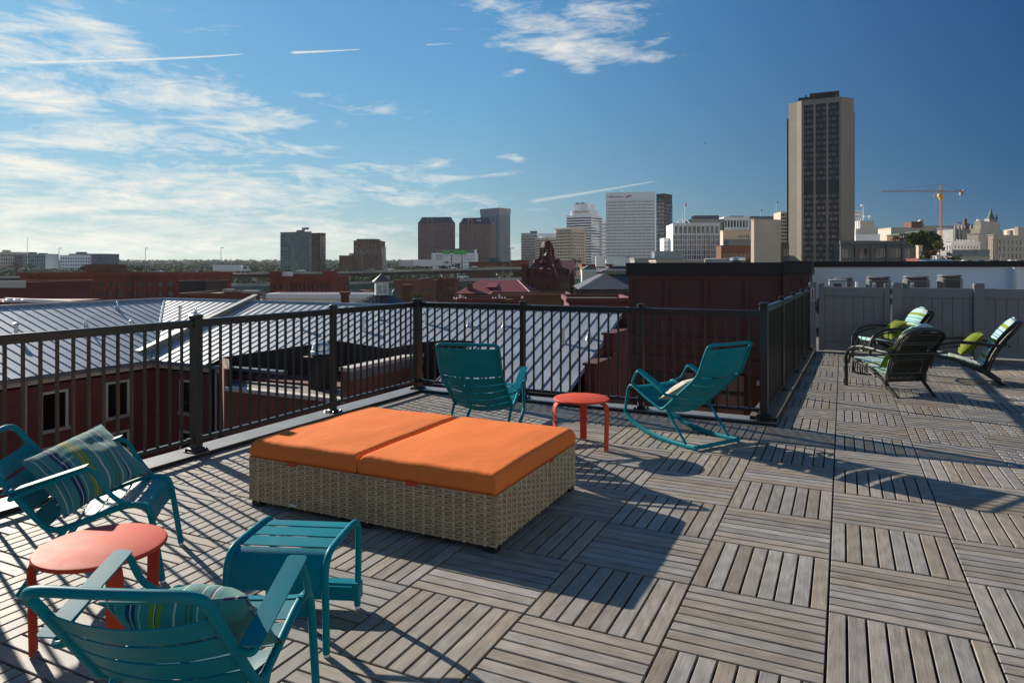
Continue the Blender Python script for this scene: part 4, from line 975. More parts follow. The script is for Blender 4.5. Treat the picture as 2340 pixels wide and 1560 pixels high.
# ---- brown panelled building
BY=18.0; bx0,bx1,bx2=wx(1437,BY),wx(1791,BY),wx(1851,BY)
def zb(py,px): 
    x=wx(px,BY); d=-sT*x+cT*BY; return zat(py,d)
bb=empty('brown_panelled_building',(bx0,BY,0),0,'dark brown panelled building wall behind the side view rocking chair','building')
w1=bx1-bx0; w2=bx2-bx0; zt=zb(600,1600)
def f(b):
    b.box(0,w1,0,6,ZG,zt-.32); b.box(w1+.001,w2,-.12,6,ZG,zt-.30)
    # raised frame members
    pz=[zb(639,1450),zb(766,1450)]
    xs=[wx(q,BY)-bx0 for q in (1437,1447,1519,1529,1608,1618,1702,1711,1791)]
    z1,z0=zt-.98+.30,pz[1]
    b.box(0,w1-.002,-.045,-.001,zb(636,1450),zb(622,1450)); 
    for a,c in zip(xs[0::2],xs[1::2]): b.box(a,c,-.045,-.001,-4,zb(636,1450)-.001)
    for py0,py1 in ((766,786),(812,830)): b.box(0,w1-.002,-.052,-.001,zb(py1,1500),zb(py0,1500))
    b.box(w1+.0,w2-.0,-.165,-.121,zb(636,1800),zb(620,1800)); b.box(w2-.16,w2,-.165,-.121,-4,zb(636,1800)-.001); b.box(w1+.001,w1+.16,-.165,-.121,-4,zb(636,1800)-.001)
    b.box(0,w1,-.05,-.001,zb(845,1500),zb(830,1500)-.001)
sub('wall',[brownp],bb,f,False)
sub('coping',[browntop],bb,lambda b:(b.box(-.05,w1+.0,-.10,6.1,zt-.319,zt),b.box(w1+.005,w2+.05,-.2,6.1,zt-.299,zt+.03)),False)
def f(b):
    b.box(.35,w1-.02,-.03,-.0015,zb(1010,1500),zb(846,1500))
sub('window_opening',[dark],bb,f,False)
for (q0,q1) in ((1560,1630),(1636,1706)):
    a,c=wx(q0,BY)-bx0,wx(q1,BY)-bx0
    f_=sub('window',[browntop],bb,lambda b:(b.box(a,a+.05,-.10,-.031,zb(980,1600),zb(848,1600)),b.box(c-.05,c,-.10,-.031,zb(980,1600),zb(848,1600)),b.box(a+.05,c-.05,-.09,-.031,zb(895,1600),zb(888,1600))),False)
    sub('pane',[M('brown_blind_glass',(.16,.14,.10),.25,0,.3,1,spec=.8)],f_,lambda b:b.box(a+.05,c-.05,-.05,-.032,zb(980,1600),zb(848,1600)),False)
x=wx(1736,BY)-bx0; sub('wall_light',[trimw],bb,lambda b:b.cbox(x-.06,x+.06,-.12,-.031,zb(879,1736),zb(868,1736),.01))
r=empty('roof_turbine_fan',(*at(1686,27),zt),0,'shiny steel exhaust fan on top of the brown building','roof fan'); s_=27/F
sub('body',[steel],r,lambda b:b.lathe([(14*s_,-.6),(12*s_,(600-596)*s_),(17*s_,(600-592)*s_),(18*s_,9*s_),(18*s_,15*s_),(15*s_,16*s_),(4*s_,17*s_)],24))
r=empty('rooftop_duct',(*at(1640,29),zt-.05),0,'low pale metal roof duct beside the steel fan','roof duct')
sub('housing',[M('pale_duct',(.45,.42,.38),.6)],r,lambda b:(b.cbox(-.55,.75,0,.9,-.5,.32,.03),b.box(-.62,-.0,.05,.85,-.5,.22)))

# ================================================================ THE CITY
gr=MB(); gr.box(-9000,9000,-3000,16000,ZG-1,ZG)
def ground_mat():
    m=bpy.data.materials.new('city_ground'); m.use_nodes=True; t=NT(m.node_tree); b=t.n['Principled BSDF']; tc=t.new('ShaderNodeTexCoord')
    v=tc.outputs['Object']; n=t.noise(v,.012,6,.6); n2=t.noise(v,.08,5,.7)
    c=t.mix(t.ramp(n,[(.45,0),(.55,1)]),(.06,.058,.056),(.035,.05,.018)); c=t.mix(t.ramp(n2,[(.4,0),(.6,.6)]),c,(.11,.105,.095)); t.ln(c,b.inputs['Base Color']); b.inputs['Roughness'].default_value=.95; return m
tag(gr.build('ground',ground_mat()),kind='structure')

def facade(root,face,wA,s0,s1,z0,z1,nx,nz,wf,hf,wmat,budget,wb,pr=.35,style='grid',pmat=None):
    """windows as parts, piers and spandrels standing proud of the glass added to the wall mesh wb"""
    def Tm(s,o,z): return (s,-o,z) if face=='A' else (wA+o,s,z)
    def bx(b,a0,a1,o0,o1,za,zb_):
        p,q=Tm(a0,o0,za),Tm(a1,o1,zb_); b.box(p[0],q[0],p[1],q[1],za,zb_)
    W_=s1-s0; H_=z1-z0; cw=W_/nx; ch=H_/nz
    if style=='band':
        for k in range(nz):
            a=z0+ch*(k+(1-hf)/2)
            if budget[0]>0: sub('window_band',[wmat],root,lambda b:[bx(b,s0+i*cw+.05,s0+(i+1)*cw-.05,.02,.06,a,a+ch*hf) for i in range(nx)],False); budget[0]-=1
            bx(wb,s0,s1,.0,pr,a+ch*hf,a+ch)
        bx(wb,s0,s1,.0,pr,z0,z0+ch*(1-hf)/2)
        return
    pw_=cw*(1-wf)/2; ph=ch*(1-hf)/2
    for i in range(nx+1):
        a=s0+i*cw-pw_ if i else s0; c=s0+i*cw+pw_ if i<nx else s1
        bx(wb,a,c,0,pr,z0,z1)
    for k in range(nz+1):
        a=z0+k*ch-ph if k else z0; c=z0+k*ch+ph if k<nz else z1
        bx(wb,s0,s1,0,pr-.06,a,c)
    me=None; rest=MB()
    for k in range(nz-1,-1,-1):
        for i in range(nx):
            a=s0+i*cw+pw_; z=z0+k*ch+ph
            if budget[0]>0:
                budget[0]-=1
                if me is None:
                    b=MB(); p,q=Tm(0,.02,0),Tm(cw*wf,.07,0); o0=Tm(0,0,0); b.box(p[0]-o0[0],q[0]-o0[0],p[1]-o0[1],q[1]-o0[1],0,ch*hf); o=b.build('window',[wmat],root); me=o
                else: o=me.copy(); C.objects.link(o); o.parent=root
                p=Tm(a,0,z); o.location=p
            else: bx(rest,a,a+cw*wf,.02,.07,z,z+ch*hf)
    if rest.f: tag(rest.build('window',[wmat],root),kind='stuff')

def bldg(name,label,cat,pl,pc,pr_,ytop,d,alpha,wall,specs=(),roofh=1.0,zg=ZG,group=None,depth=None,ztop=None,base=None,extra=None,budget=100):
    """corner at pixel column pc and distance d; left face runs to column pl, right face to column pr_"""
    al=math.radians(alpha); uc=(pc-CX)/F*d; k0=(pl-CX)/F; k1=(pr_-CX)/F
    wA=(uc-k0*d)/(math.cos(al)+k0*math.sin(al)) if pl<pc else 1
    if depth: wB=depth
    else: wB=(k1*d-uc)/(math.sin(al)-k1*math.cos(al))
    if wB<=0 or wB>400: wB=40
    zt=zat(ytop,d) if ztop is None else ztop; h=zt-zg
    # left face starts at its far left end L
    lu,ld=uc-wA*math.cos(al),d+wA*math.sin(al)
    X_,Y_=cT*lu-sT*ld,sT*lu+cT*ld
    r=empty(name,(X_,Y_,zg),TH-al,label,cat,group)
    wb=MB(); wb.box(0,wA,0,wB,0,h-.001)
    bud=[budget]
    for sp in specs:
        face,s0,s1,y0,y1,nx,nz,wf,hf,wm=sp[:10]; style=sp[10] if len(sp)>10 else 'grid'; pr=sp[11] if len(sp)>11 else .35
        Wd=wA if face=='A' else wB
        facade(r,face,wA,Wd*s0,Wd*s1,h*y0,h*y1,nx,nz,wf,hf,wm,bud,wb,pr,style)
    wb.build('wall',[wall] if not isinstance(wall,list) else wall,r)
    if roofh: sub('roof',[membrane],r,lambda b:(b.box(.3,wA-.3,.3,wB-.3,h,h+.15),),False)
    if roofh: sub('parapet',[wall],r,lambda b:(b.box(-.35,wA+.35,-.38,-.0,h,h+roofh),b.box(wA,wA+.38,.001,wB+.3,h,h+roofh),b.box(-.35,-.0,.001,wB+.3,h,h+roofh),b.box(.001,wA-.001,wB,wB+.3,h,h+roofh)),False)
    if extra: extra(r,wA,wB,h)
    return r
def pent(x0,x1,y0,y1,hh,mat,nm='penthouse'):
    def g(r,wA,wB,h): sub(nm,[mat],r,lambda b:b.box(wA*x0,wA*x1,wB*y0,wB*y1,h+.15,h+hh),False)
    return g
def many(*fs):
    def g(*a):
        for f in fs: f(*a)
    return g
def text(root,txt,size,loc,mat,rot=(math.pi/2,0,0),ext=.08,name='lettering'):
    cu=bpy.data.curves.new(name,'FONT'); cu.body=txt; cu.size=size; cu.extrude=ext; cu.offset=size*.022; ob=bpy.data.objects.new(name,cu); C.objects.link(ob)
    dg=bpy.context.evaluated_depsgraph_get(); me=bpy.data.meshes.new_from_object(ob.evaluated_get(dg)); bpy.data.objects.remove(ob); bpy.data.curves.remove(cu)
    me.materials.clear(); me.materials.append(mat); o=bpy.data.objects.new(name,me); C.objects.link(o); o.parent=root; o.location=loc; o.rotation_euler=rot; return o

# ---- the tall concrete tower
def tower():
    pts=[(1802,577.5),(1821,570.5),(1831.5,566),(1922,553),(1951,558)]
    cf=[((px-CX)/F*d,d) for px,d in pts]
    cf+=[(cf[-1][0]+13,cf[-1][1]+34),(cf[0][0]+20,cf[0][1]+38)]
    o=cf[2]; wpt=lambda u,d:(cT*u-sT*d,sT*u+cT*d)
    ox,oy=wpt(*o); r=empty('tall_office_tower',(ox,oy,ZG),TH,'tallest tower, tan concrete corners with three dark window columns','skyscraper')
    pl=[(u-o[0],d-o[1]) for u,d in cf]; zt=zat(226,560)-ZG
    core=[(p[0]*.985+.2,p[1]+(.5 if i<5 else -.3)) for i,p in enumerate(pl)]
    P2,P3=Vector(pl[2]),Vector(pl[3]); d=(P3-P2).normalized(); n=Vector((d.y,-d.x)); L=(P3-P2).length
    ang=math.atan2(d.y,d.x)
    # main body: set back behind the front face so the bays are real recesses
    b=MB(); body=[pl[0],pl[1],pl[2],(pl[2][0]-n.x*1.5,pl[2][1]-n.y*1.5),(pl[3][0]-n.x*1.5,pl[3][1]-n.y*1.5),pl[3],pl[4],pl[5],pl[6]]
    b.prism(body[:9],0,zt)
    M4=Matrix.Translation((pl[2][0],pl[2][1],0))@Matrix.Rotation(ang,4,'Z'); i0=len(b.v)
    bays=[(.06,.305),(.365,.625),(.685,.95)]
    edges=[0]+[v for q in bays for v in q]+[1.0]
    for a,c in zip(edges[0::2],edges[1::2]): b.box(L*a,L*c,-.0,1.55,0,zt-.0)
    b.box(0,L,-.05,1.52,zt-4,zt-.02)
    b.xf(M4,i0); b.build('concrete_frame',[concr],r)
    H0=8; rows=33
    z_top=zt-4; z_low=13; rh=(z_top-z_low)/29
    for bi,(a,c) in enumerate(bays):
        b=MB(); i0=0
        for k in range(29):
            if k in (14,15): 
                b.box(L*a,L*c,1.0,1.2,z_low+k*rh,z_low+(k+1)*rh); continue
            b.box(L*a,L*c,.75,1.2,z_low+k*rh+rh*.52,z_low+(k+1)*rh)
        b.box(L*a,L*c,1.3,1.45,0,z_low)
        b.xf(M4); b.build('dark_spandrels',[darkgr],r)
        for k in range(29):
            if k in (14,15): continue
            b=MB(); n_=6
            for q in range(n_): 
                w_=(c-a)*L/n_; b.box(L*a+q*w_+.12,L*a+(q+1)*w_-.12,1.25,1.35,z_low+k*rh,z_low+k*rh+rh*.52)
            b.xf(M4); b.build('window_band',[gl_warm if k in (4,5,6,7,8,9,10,11,12) else gl_mono],r)
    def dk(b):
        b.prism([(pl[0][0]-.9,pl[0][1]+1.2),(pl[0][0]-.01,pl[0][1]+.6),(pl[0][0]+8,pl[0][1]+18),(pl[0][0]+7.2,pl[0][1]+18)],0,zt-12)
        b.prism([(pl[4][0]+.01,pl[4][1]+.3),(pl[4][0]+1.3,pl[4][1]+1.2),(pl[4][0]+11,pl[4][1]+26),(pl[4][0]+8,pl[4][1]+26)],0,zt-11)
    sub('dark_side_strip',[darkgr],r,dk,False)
    k=560/F
    def ph(b):
        b.xf(M4,0)
        b.box(-3,L-5,8,26,zt,zt+4.2); b.box(L*.2,L*.72,6,28,zt+4.2,zt+6.4); b.box(L*.66,L*.95,4.5,24,zt+4.21,zt+6.0); b.box(L*.08,L*.12,9,10,zt+4.2,zt+6); b.xf(M4)
    sub('penthouse',[darkgr],r,ph,False)
    # joints of the precast panels
    def jt(b):
        for q in range(1,22):
            z=zt*q/22
            for (p,s_) in ((0,1),(3,4)):
                A,B=Vector(pl[p]),Vector(pl[s_]); dd=(B-A).normalized(); nn=Vector((dd.y,-dd.x)); A2=A+nn*.03; B2=B+nn*.03
                b.face([(A2.x,A2.y,z),(B2.x,B2.y,z),(B2.x,B2.y,z+.22),(A2.x,A2.y,z+.22)])
    sub('panel_joints',[M('joint_concrete',(.27,.23,.18),.9)],r,jt,False)
tower()
def cols(n,hh,mat,ptop=.0):
    def g(r,wA,wB,h):
        def f(b):
            for i in range(n+1): b.box(wA*i/n-1.1 if i else -.4,wA*i/n+1.1 if i<n else wA+.4,-1.2,-.36,0,h-2.2)
            b.box(-.8,wA+.8,-1.6,-.361,h-2.2,h+.6)
        sub('colonnade',[M('dark_concrete',(.15,.145,.14),.8)],r,f,False)
    return g
bldg('low_office_pavilion','low concrete pavilion with five dark glass bays at the foot of the tall tower','building',1920,2099,2101,552,545,0,M('dark_concrete',(.15,.145,.14),.8),[('A',0,1,.02,.62,5,2,.92,.9,gl_black,'grid',.1),('A',0,1,.64,.88,20,1,.75,.8,gl_warm,'grid',.1)],0,depth=30,extra=cols(5,0,0))
# ---- the skyline, left to right
bldg('apartment_block','far pale apartment block at the left edge of the picture','building',-40,34,36,577,1250,4,beige,[('A',0,1,.35,.95,14,4,.6,.6,gl_dark)],1,depth=40,extra=pent(.5,.6,.2,.5,5,beige),group='apartment blocks on the far left')
bldg('apartment_block','far blue grey apartment block with a flat top just right of the pale one','building',33,52,54,583,1220,4,slate,[('A',0,1,.35,.95,4,4,.6,.6,gl_grey)],1,depth=30,group='apartment blocks on the far left')
bldg('apartment_block','far teal glass apartment block with two roof boxes','building',54,104,107,581,1200,6,greyfin,[('A',0,1,.35,.96,10,4,.7,.7,gl_teal)],1,depth=30,extra=many(pent(.1,.3,.2,.5,4,slate),pent(.55,.8,.2,.5,2.5,slate)),group='apartment blocks on the far left')
bldg('apartment_block','far stepped grey white apartment block, centre one of the left group','building',137,206,210,584,1200,5,whitec,[('A',0,1,.35,.95,12,4,.5,.5,gl_grey)],1,depth=30,extra=many(pent(.25,.98,.1,.6,3.5,congr),pent(.45,.7,.2,.5,6.5,slate)),group='apartment blocks on the far left')
bldg('apartment_block','far plain blue grey apartment block, rightmost of the left group','building',209,246,249,581,1180,5,slate,[('A',.25,1,.35,.9,5,4,.6,.5,gl_dark)],1,depth=30,group='apartment blocks on the far left')
def tealtower(r,wA,wB,h):
    sub('roof_plant',[congr],r,lambda b:(b.box(wA*.55,wA*.80,wB*.1,wB*.6,h+.15,h+3.5),b.box(wA*.74,wA*.95,wB*.1,wB*.5,h+3.5,h+6.5)),False)
bldg('teal_glass_tower','tall residential block with teal glass and brick stripes, leftmost tower','skyscraper',641,707,712,531,880,28,M('grey_green_cladding',(.17,.20,.19),.7,0,.15,.1),[('A',.0,.62,.08,.96,5,14,.84,.80,gl_teal),('A',.64,1,.08,.92,4,14,.55,.6,gl_dark)],1.2,extra=tealtower)
bldg('brick_apartment_tower','brick and glass residential tower with chamfered side, joined to the teal glass block','skyscraper',706,731,744,534,885,34,M('dark_brick_cladding',(.09,.035,.03),.8),[('A',.05,.95,.1,.82,4,13,.6,.55,gl_dark),('A',0,1,.84,.97,4,2,.5,.6,gl_dark),('B',.0,1,.08,.95,4,14,.75,.7,gl_teal)],1.2)
bldg('brick_office_tower','brown brick tower with a dark arched glass crown, beside a lone chimney','skyscraper',808,864,866,551,930,3,brick4,[('A',.02,.98,.12,.60,9,8,.5,.5,gl_grey),('A',.05,.95,.64,.80,6,2,.6,.7,gl_teal),('A',.05,.95,.83,.92,7,1,.6,.8,gl_dark)],1,depth=40,extra=pent(.08,.92,.1,.6,3.2,slate))
bldg('brick_office_block','shorter brown brick office block adjoining the crowned brick tower','building',775,806,808,585,925,3,brick4,[('A',.03,.97,.45,.93,7,4,.5,.5,gl_grey)],.8,depth=40,extra=pent(.6,.85,.2,.5,4,beige))
ch=empty('chimney_stack',(*at(877.5,900),ZG),0,'lone tall concrete chimney right of the brown brick tower','chimney')
sub('shaft',[congr],ch,lambda b:b.lathe([(3.2,0),(2.4,zat(564,900)-ZG-2),(2.7,zat(564,900)-ZG-2),(2.7,zat(564,900)-ZG)],14))
def crown(r,wA,wB,h):
    def f(b):
        pl=lambda i:[(i,i*1.0),(wA-i,i),(wA-i,wB-i),(i,wB-i)]
        z=h; pr=[(0,0),(0,1.5),(2.2,4.5),(4.5,9.5)]
        for (i0,za),(i1,zb_) in zip(pr[:-1],pr[1:]):
            A,B=pl(i0),pl(i1); b.hexa([(x,y,z+za) for x,y in A]+[(x,y,z+zb_) for x,y in B])
    sub('mansard_roof',[slate],r,f,False)
    sub('arched_bay',[purp],r,lambda b:(b.box(wA*.28,wA*.33,-.9,-.36,0,h+2),b.box(wA*.38,wA*.43,-.9,-.36,0,h+2),b.tube(_r([(wA*.29,-.6,h+1.5),(wA*.30,-.6,h+6.5),(wA*.355,-.6,h+9),(wA*.41,-.6,h+6.5),(wA*.42,-.6,h+1.5)],3,5),1.0,6)),False)
bldg('brown_granite_tower','purple brown tower with a sloping crown, left one of the matching pair','skyscraper',955,1033,1040,510,1000,12,purp,[('A',.02,.27,.10,.99,4,22,.5,.52,gl_dark),('A',.45,.98,.10,.99,10,22,.5,.52,gl_dark),('B',.05,.95,.1,.99,5,22,.5,.52,gl_dark)],0,extra=crown,group='matching purple brown towers')
bldg('brown_granite_tower','purple brown tower with a sloping crown, overlapping the slim grey tower behind it','skyscraper',1049,1122,1132,512,960,14,purp,[('A',.02,.27,.10,.99,4,22,.5,.52,gl_dark),('A',.45,.98,.10,.99,10,22,.5,.52,gl_dark),('B',.05,.95,.1,.99,5,22,.5,.52,gl_dark)],0,extra=many(crown,lambda r,wA,wB,h:sub('logo_sign',[white],r,lambda b:b.box(wA*.55,wA*.68,1.2,1.5,h+4.6,h+6),False)),group='matching purple brown towers')
bldg('slim_grey_tower','slim grey vertical ribbed tower with a pale top band','skyscraper',1098,1141,1166,486,1120,42,greyfin,[('A',.03,.97,.02,.965,12,1,.5,1,gl_grey,'grid',.5),('B',.03,.97,.02,.965,12,1,.35,1,gl_grey,'grid',.5)],0,extra=lambda r,wA,wB,h:sub('top_band',[congr],r,lambda b:(b.box(-.6,wA+.6,-.6,wB+.6,h,h+8)),False))
def gsign(r,wA,wB,h):
    sub('green_panel',[greenp],r,lambda b:(b.box(wA*.28,wA*.43,-.6,-.36,h-1.5,h+3),b.box(wA*.50,wA*.80,-.6,-.36,h-1.5,h+3)),False)
    sub('glass_storey',[gl_teal],r,lambda b:b.box(wA*.1,wA*.98,.6,wB*.9,h+.15,h+4.5),False)
    sub('flat_canopy',[slate],r,lambda b:b.box(wA*.06,wA*1.0,.1,wB,h+4.6,h+5.1),False)
bldg('white_apartment_block','white apartment block with bright green roof panels, below the purple brown pair','building',986,1086,1089,578,780,3,whitec,[('A',.0,.07,.3,.96,2,6,.25,.6,gl_dark),('A',.10,.26,.3,.96,5,6,.7,.8,gl_blue),('A',.28,.42,.3,.96,4,6,.28,.6,gl_dark),('A',.44,.48,.3,.96,1,6,.9,.9,gl_teal),('A',.50,.66,.3,.96,6,6,.28,.6,gl_dark),('A',.68,.72,.3,.96,1,6,.9,.9,gl_blue),('A',.74,1,.3,.96,8,6,.28,.6,gl_dark)],0,depth=30,extra=gsign)
bldg('glass_office_block','pale glass office block with horizontal bands and a small rooftop sign','building',1191,1228,1230,534,950,3,greyfin,[('A',0,1,.05,.97,8,16,.9,.6,gl_grey,'band',.2)],.8,depth=40,extra=many(pent(.55,.97,.1,.6,4,slate)))
bldg('glass_office_block','tan and glass office block with horizontal bands directly behind the clock tower','building',1223,1272,1274,545,880,6,beige,[('A',0,1,.05,.98,8,15,.9,.5,gl_grey,'band',.3)],.8,depth=40,extra=many(pent(.3,.95,.2,.7,7,whitec),lambda r,wA,wB,h:sub('roof_sign',[white],r,lambda b:b.box(wA*.05,wA*.36,wB*.18,wB*.19,h+3.5,h+7),False)))
bldg('tan_office_tower','tan ribbed office tower right of the clock tower, sunlit on its left face','skyscraper',1271,1306,1338,524,650,50,beige,[('A',.02,.98,.04,.96,9,17,.86,.62,gl_dark,'grid',.6),('B',.02,.9,.04,.96,6,17,.7,.5,gl_dark,'grid',.5)],0,extra=lambda r,wA,wB,h:sub('cornice',[beige],r,lambda b:b.box(-1,wA+1,-1,wB+1,h,h+1.6),False))
def wf(r,wA,wB,h):
    sub('upper_tier',[whitec],r,lambda b:(b.prism([(wA*.12,3),(wA*.22,1.5),(wA*.8,1.5),(wA*.92,3),(wA*.92,wB*.8),(wA*.12,wB*.8)],h,h+7),b.prism([(wA*.25,5),(wA*.78,5),(wA*.82,8),(wA*.82,wB*.7),(wA*.25,wB*.7)],h+7,h+15)),False)
    text(r,'WELLS FARGO',3.3,(wA*.30,1.3,h+3.0),M('gold_sign',(.55,.28,.03),.5))
    sub('rooftop_equipment',[slate],r,lambda b:(b.tube([(wA*.3,12,h+15),(wA*.3,12,h+17)],3,10),b.tube([(wA*.5,12,h+15),(wA*.5,12,h+17)],3,10)))
    def curve(b):
        for z in range(2,int(h),4):
            pts=[(wA-.2,0,z+1.8)]+[(wA+7*math.sin(t),8-8*math.cos(t),z+1.8) for t in (.3,.7,1.1,1.5)]
            b.tube(pts,1.0,6)
    sub('curved_corner',[whitec],r,curve)
bldg('banded_white_tower','white tower with dark ribbon windows, stepped top and gold lettering','skyscraper',1294,1352,1376,490,900,30,whitec,[('A',.02,1,.03,.97,10,24,.98,.48,gl_dark,'band',.5),('B',0,.95,.03,.97,10,24,.98,.48,gl_black,'band',.5)],0,extra=wf)
bldg('white_office_block','narrow white office block between the banded tower and the big white tower','building',1374,1386,1388,502,980,2,whitec,[('A',0,1,.1,.95,3,14,.6,.5,gl_grey)],.8,depth=30)
def boa(r,wA,wB,h):
    sub('top_band',[whitec],r,lambda b:b.box(-.36,wA+.36,-.36,wB+.2,h*.915,h),False)
    text(r,'Bank of America',2.4,(wA*.06,-.38,h*.945),M('navy_sign',(.005,.02,.16),.5))
    def flag(b):
        x0=wA*.40; z=h*.945
        for k in range(4): b.hexa([(x0+k*1.2,-.5,z-.2+k*.55),(x0+k*1.2+1.6,-.5,z-.7+k*.35),(x0+k*1.2+1.6,-.4,z-.7+k*.35),(x0+k*1.2,-.4,z-.2+k*.55),(x0+k*1.2+1.8,-.5,z+1.5+k*.30),(x0+k*1.2+3.2,-.5,z+.9+k*.2),(x0+k*1.2+3.2,-.4,z+.9+k*.2),(x0+k*1.2+1.8,-.4,z+1.5+k*.30)])
    sub('logo',[M('red_sign',(.45,.01,.03),.5)],r,flag,False)
    sub('antenna',[steel],r,lambda b:(b.tube([(wA*.32,6,h),(wA*.32,6,h+5)],.3,5),b.tube([(wA*.35,6,h),(wA*.35,6,h+3)],.3,5),b.tube([(wA*.5,6,h),(wA*.5,6,h+4),(wA*.53,6,h+4.4)],.35,5)))
bldg('white_office_tower','big white office tower with blue lettering and a red logo at the top','skyscraper',1385,1496,1508,438,800,12,whitec,[('A',.01,.99,.04,.91,38,25,.58,.46,gl_warm),('B',.02,.98,.04,.91,10,25,.6,.5,gl_grey)],0,extra=boa)
bldg('dark_glass_tower','dark glass tower right behind the big white office tower','skyscraper',1500,1518,1536,444,860,40,darkgr,[('A',.0,1,.02,.96,4,22,.9,.6,gl_grey),('B',.0,1,.02,.90,6,22,.9,.6,gl_blue)],1)
bldg('white_low_block','small white block with red brick corners between the dark tower and the columned building','building',1517,1537,1539,545,640,2,whitec,[('A',.0,1,.3,.95,3,8,.4,.5,gl_dark)],.5,depth=20)
def crownarch(r,wA,wB,h):
    def f(b):
        for k in range(11): b.box(wA*k/10-.35,wA*k/10+.35,-1.1,-.37,0,h-1)
        b.box(-.6,wA+.6,-1.4,-.38,h-.9,h+.3)
    sub('fins',[whitec],r,f,False)
    sub('roof_arch',[whitec],r,lambda b:(b.tube(catmull([(wA*.10,6,h),(wA*.16,6,h+3.5),(wA*.235,6,h+6)],5),.5,6),b.tube(catmull([(wA*.40,6,h),(wA*.32,6,h+3.5),(wA*.245,6,h+6)],5),.5,6),b.tube([(wA*.24,6,h),(wA*.24,6,h+10)],.35,6)))
bldg('columned_office_block','grey white office block with vertical fins and an arched ornament on its roof','building',1538,1644,1651,510,620,4,whitec,[('A',.02,.98,.83,.97,10,1,.7,.8,gl_dark,'grid',.4),('A',.0,1,.12,.82,20,9,.8,.85,gl_grey,'grid',.2),('A',.0,1,.03,.10,10,1,.7,.8,gl_teal,'grid',.3)],0,depth=40,extra=crownarch)
fl=empty('flagpole',(*at(1565,640),zat(505,640)),0,'flagpole with a small red and white flag above the arched roof ornament','flagpole')
sub('pole',[white],fl,lambda b:b.tube([(0,0,-3),(0,0,16.5)],.18,5))
sub('flag',[M('flag_red',(.6,.2,.2),.8)],fl,lambda b:b.box(-.1,1.6,0,.08,13.5,16.4))
bldg('stone_office_block','dark topped stone office block rising behind the columned office block','building',1578,1652,1655,502,760,4,congr,[('A',.0,1,.78,.96,16,3,.6,.5,gl_dark)],.8,depth=30,extra=many(pent(.12,.9,.1,.6,5,slate)))
bldg('glass_topped_block','grey office block with white piers and a glazed top storey','building',1655,1710,1713,497,760,4,whitec,[('A',.0,1,.84,.97,8,1,.7,.8,gl_teal),('A',.3,1,.3,.82,14,1,.5,1,gl_grey)],.8,depth=30,extra=many(pent(.3,.9,.3,.6,2.5,slate)))
bldg('stone_office_block','brown grey stone office block with a blank wall, below the glazed top storey block','building',1652,1716,1718,528,690,3,beige,[('A',0,.1,.3,.9,2,8,.5,.5,gl_dark),('A',.52,.95,.3,.94,6,8,.5,.5,gl_dark)],.8,depth=30)
bldg('dark_blue_roof_block','dark slate topped block seen above the pale slab, below a flagpole','building',1713,1768,1770,494,820,2,slate,[('A',.05,.95,.5,.9,8,4,.5,.5,gl_dark)],0,depth=30)
bldg('pale_slab_tower','blank pale concrete slab with rows of tiny windows, left of the tall tower','skyscraper',1716,1723,1784,502,500,68,beige,[('B',.06,.97,.05,.95,12,11,.16,.18,gl_teal,'grid',.06)],.6)
bldg('striped_beige_tower','narrow beige striped tower squeezed between the pale slab and the tall tower','skyscraper',1784,1806,1808,484,640,3,beige,[('A',.05,1,.05,.98,3,20,.85,.5,gl_teal,'band',.4)],0,depth=20)
bldg('dark_glass_block','low dark glass block between the pale slab and the tall tower','building',1780,1803,1805,556,540,2,darkgr,[('A',.05,.95,.7,.9,6,1,.7,.8,gl_warm)],0,depth=20)
for px,yt,d_,lb_ in ((1738,478,830,'thin flagpole above the slate topped block'),(1774,459,800,'thin tall flagpole left of the tall tower')):
    q=empty('flagpole',(*at(px,d_),zat(505,d_)),0,lb_,'flagpole'); sub('pole',[steel],q,lambda b:b.tube([(0,0,-6),(0,0,zat(yt,d_)-zat(505,d_))],.22,5)); hh=zat(yt,d_)-zat(505,d_); sub('flag',[slate],q,lambda b:b.box(0,1.5,0,.08,hh-2.4,hh-.4))
# right of the tall tower
def antennas(r,wA,wB,h):
    sub('lift_block',[M('pale_stucco_far',(.52,.50,.46),.8)],r,lambda b:(b.box(wA*.05,wA*.32,2,14,h,h+6),b.box(wA*.25,wA*.82,3,18,h,h+14),b.box(wA*.82,wA*1.0,4,16,h,h+9)),False)
    def f(b):
        for k in (.06,.14,.22,.30): b.tube([(wA*k,5,h+6),(wA*k,5,h+23)],.35,5)
        for k in (.06,.14,.22,.3): b.lathe([(.2,0),(1.2,.3),(1.2,2.6),(.3,2.9)],8,(wA*k,4.6,h+21)); b.lathe([(.2,0),(1,.3),(1,2.2),(.3,2.5)],8,(wA*k,4.4,h+17))
        b.tube([(wA*.48,8,h+14),(wA*.48,8,h+30)],.3,5); b.tube([(wA*.43,8,h+14),(wA*.43,8,h+26)],.2,5); b.lathe([(.2,0),(1.6,.5),(1.6,2),(.3,2.4)],10,(wA*.42,7,h+28)); b.lathe([(.2,0),(1.2,.5),(1.2,2),(.3,2.4)],10,(wA*.5,7,h+17)); b.lathe([(.2,0),(1.5,.5),(1.5,2),(.3,2.4)],10,(wA*.72,7,h+17)); b.tube([(wA*.72,8,h+14),(wA*.72,8,h+18)],.2,5)
    sub('antenna_cluster',[white],r,f)
bldg('telecom_building','pale windowless block with antenna clusters on its roof, just right of the tall tower','building',1955,2011,2013,536,680,2,whitec,[('A',.02,.98,.80,.86,6,1,.9,.5,gl_blue,'grid',.15)],.5,depth=30,extra=antennas)
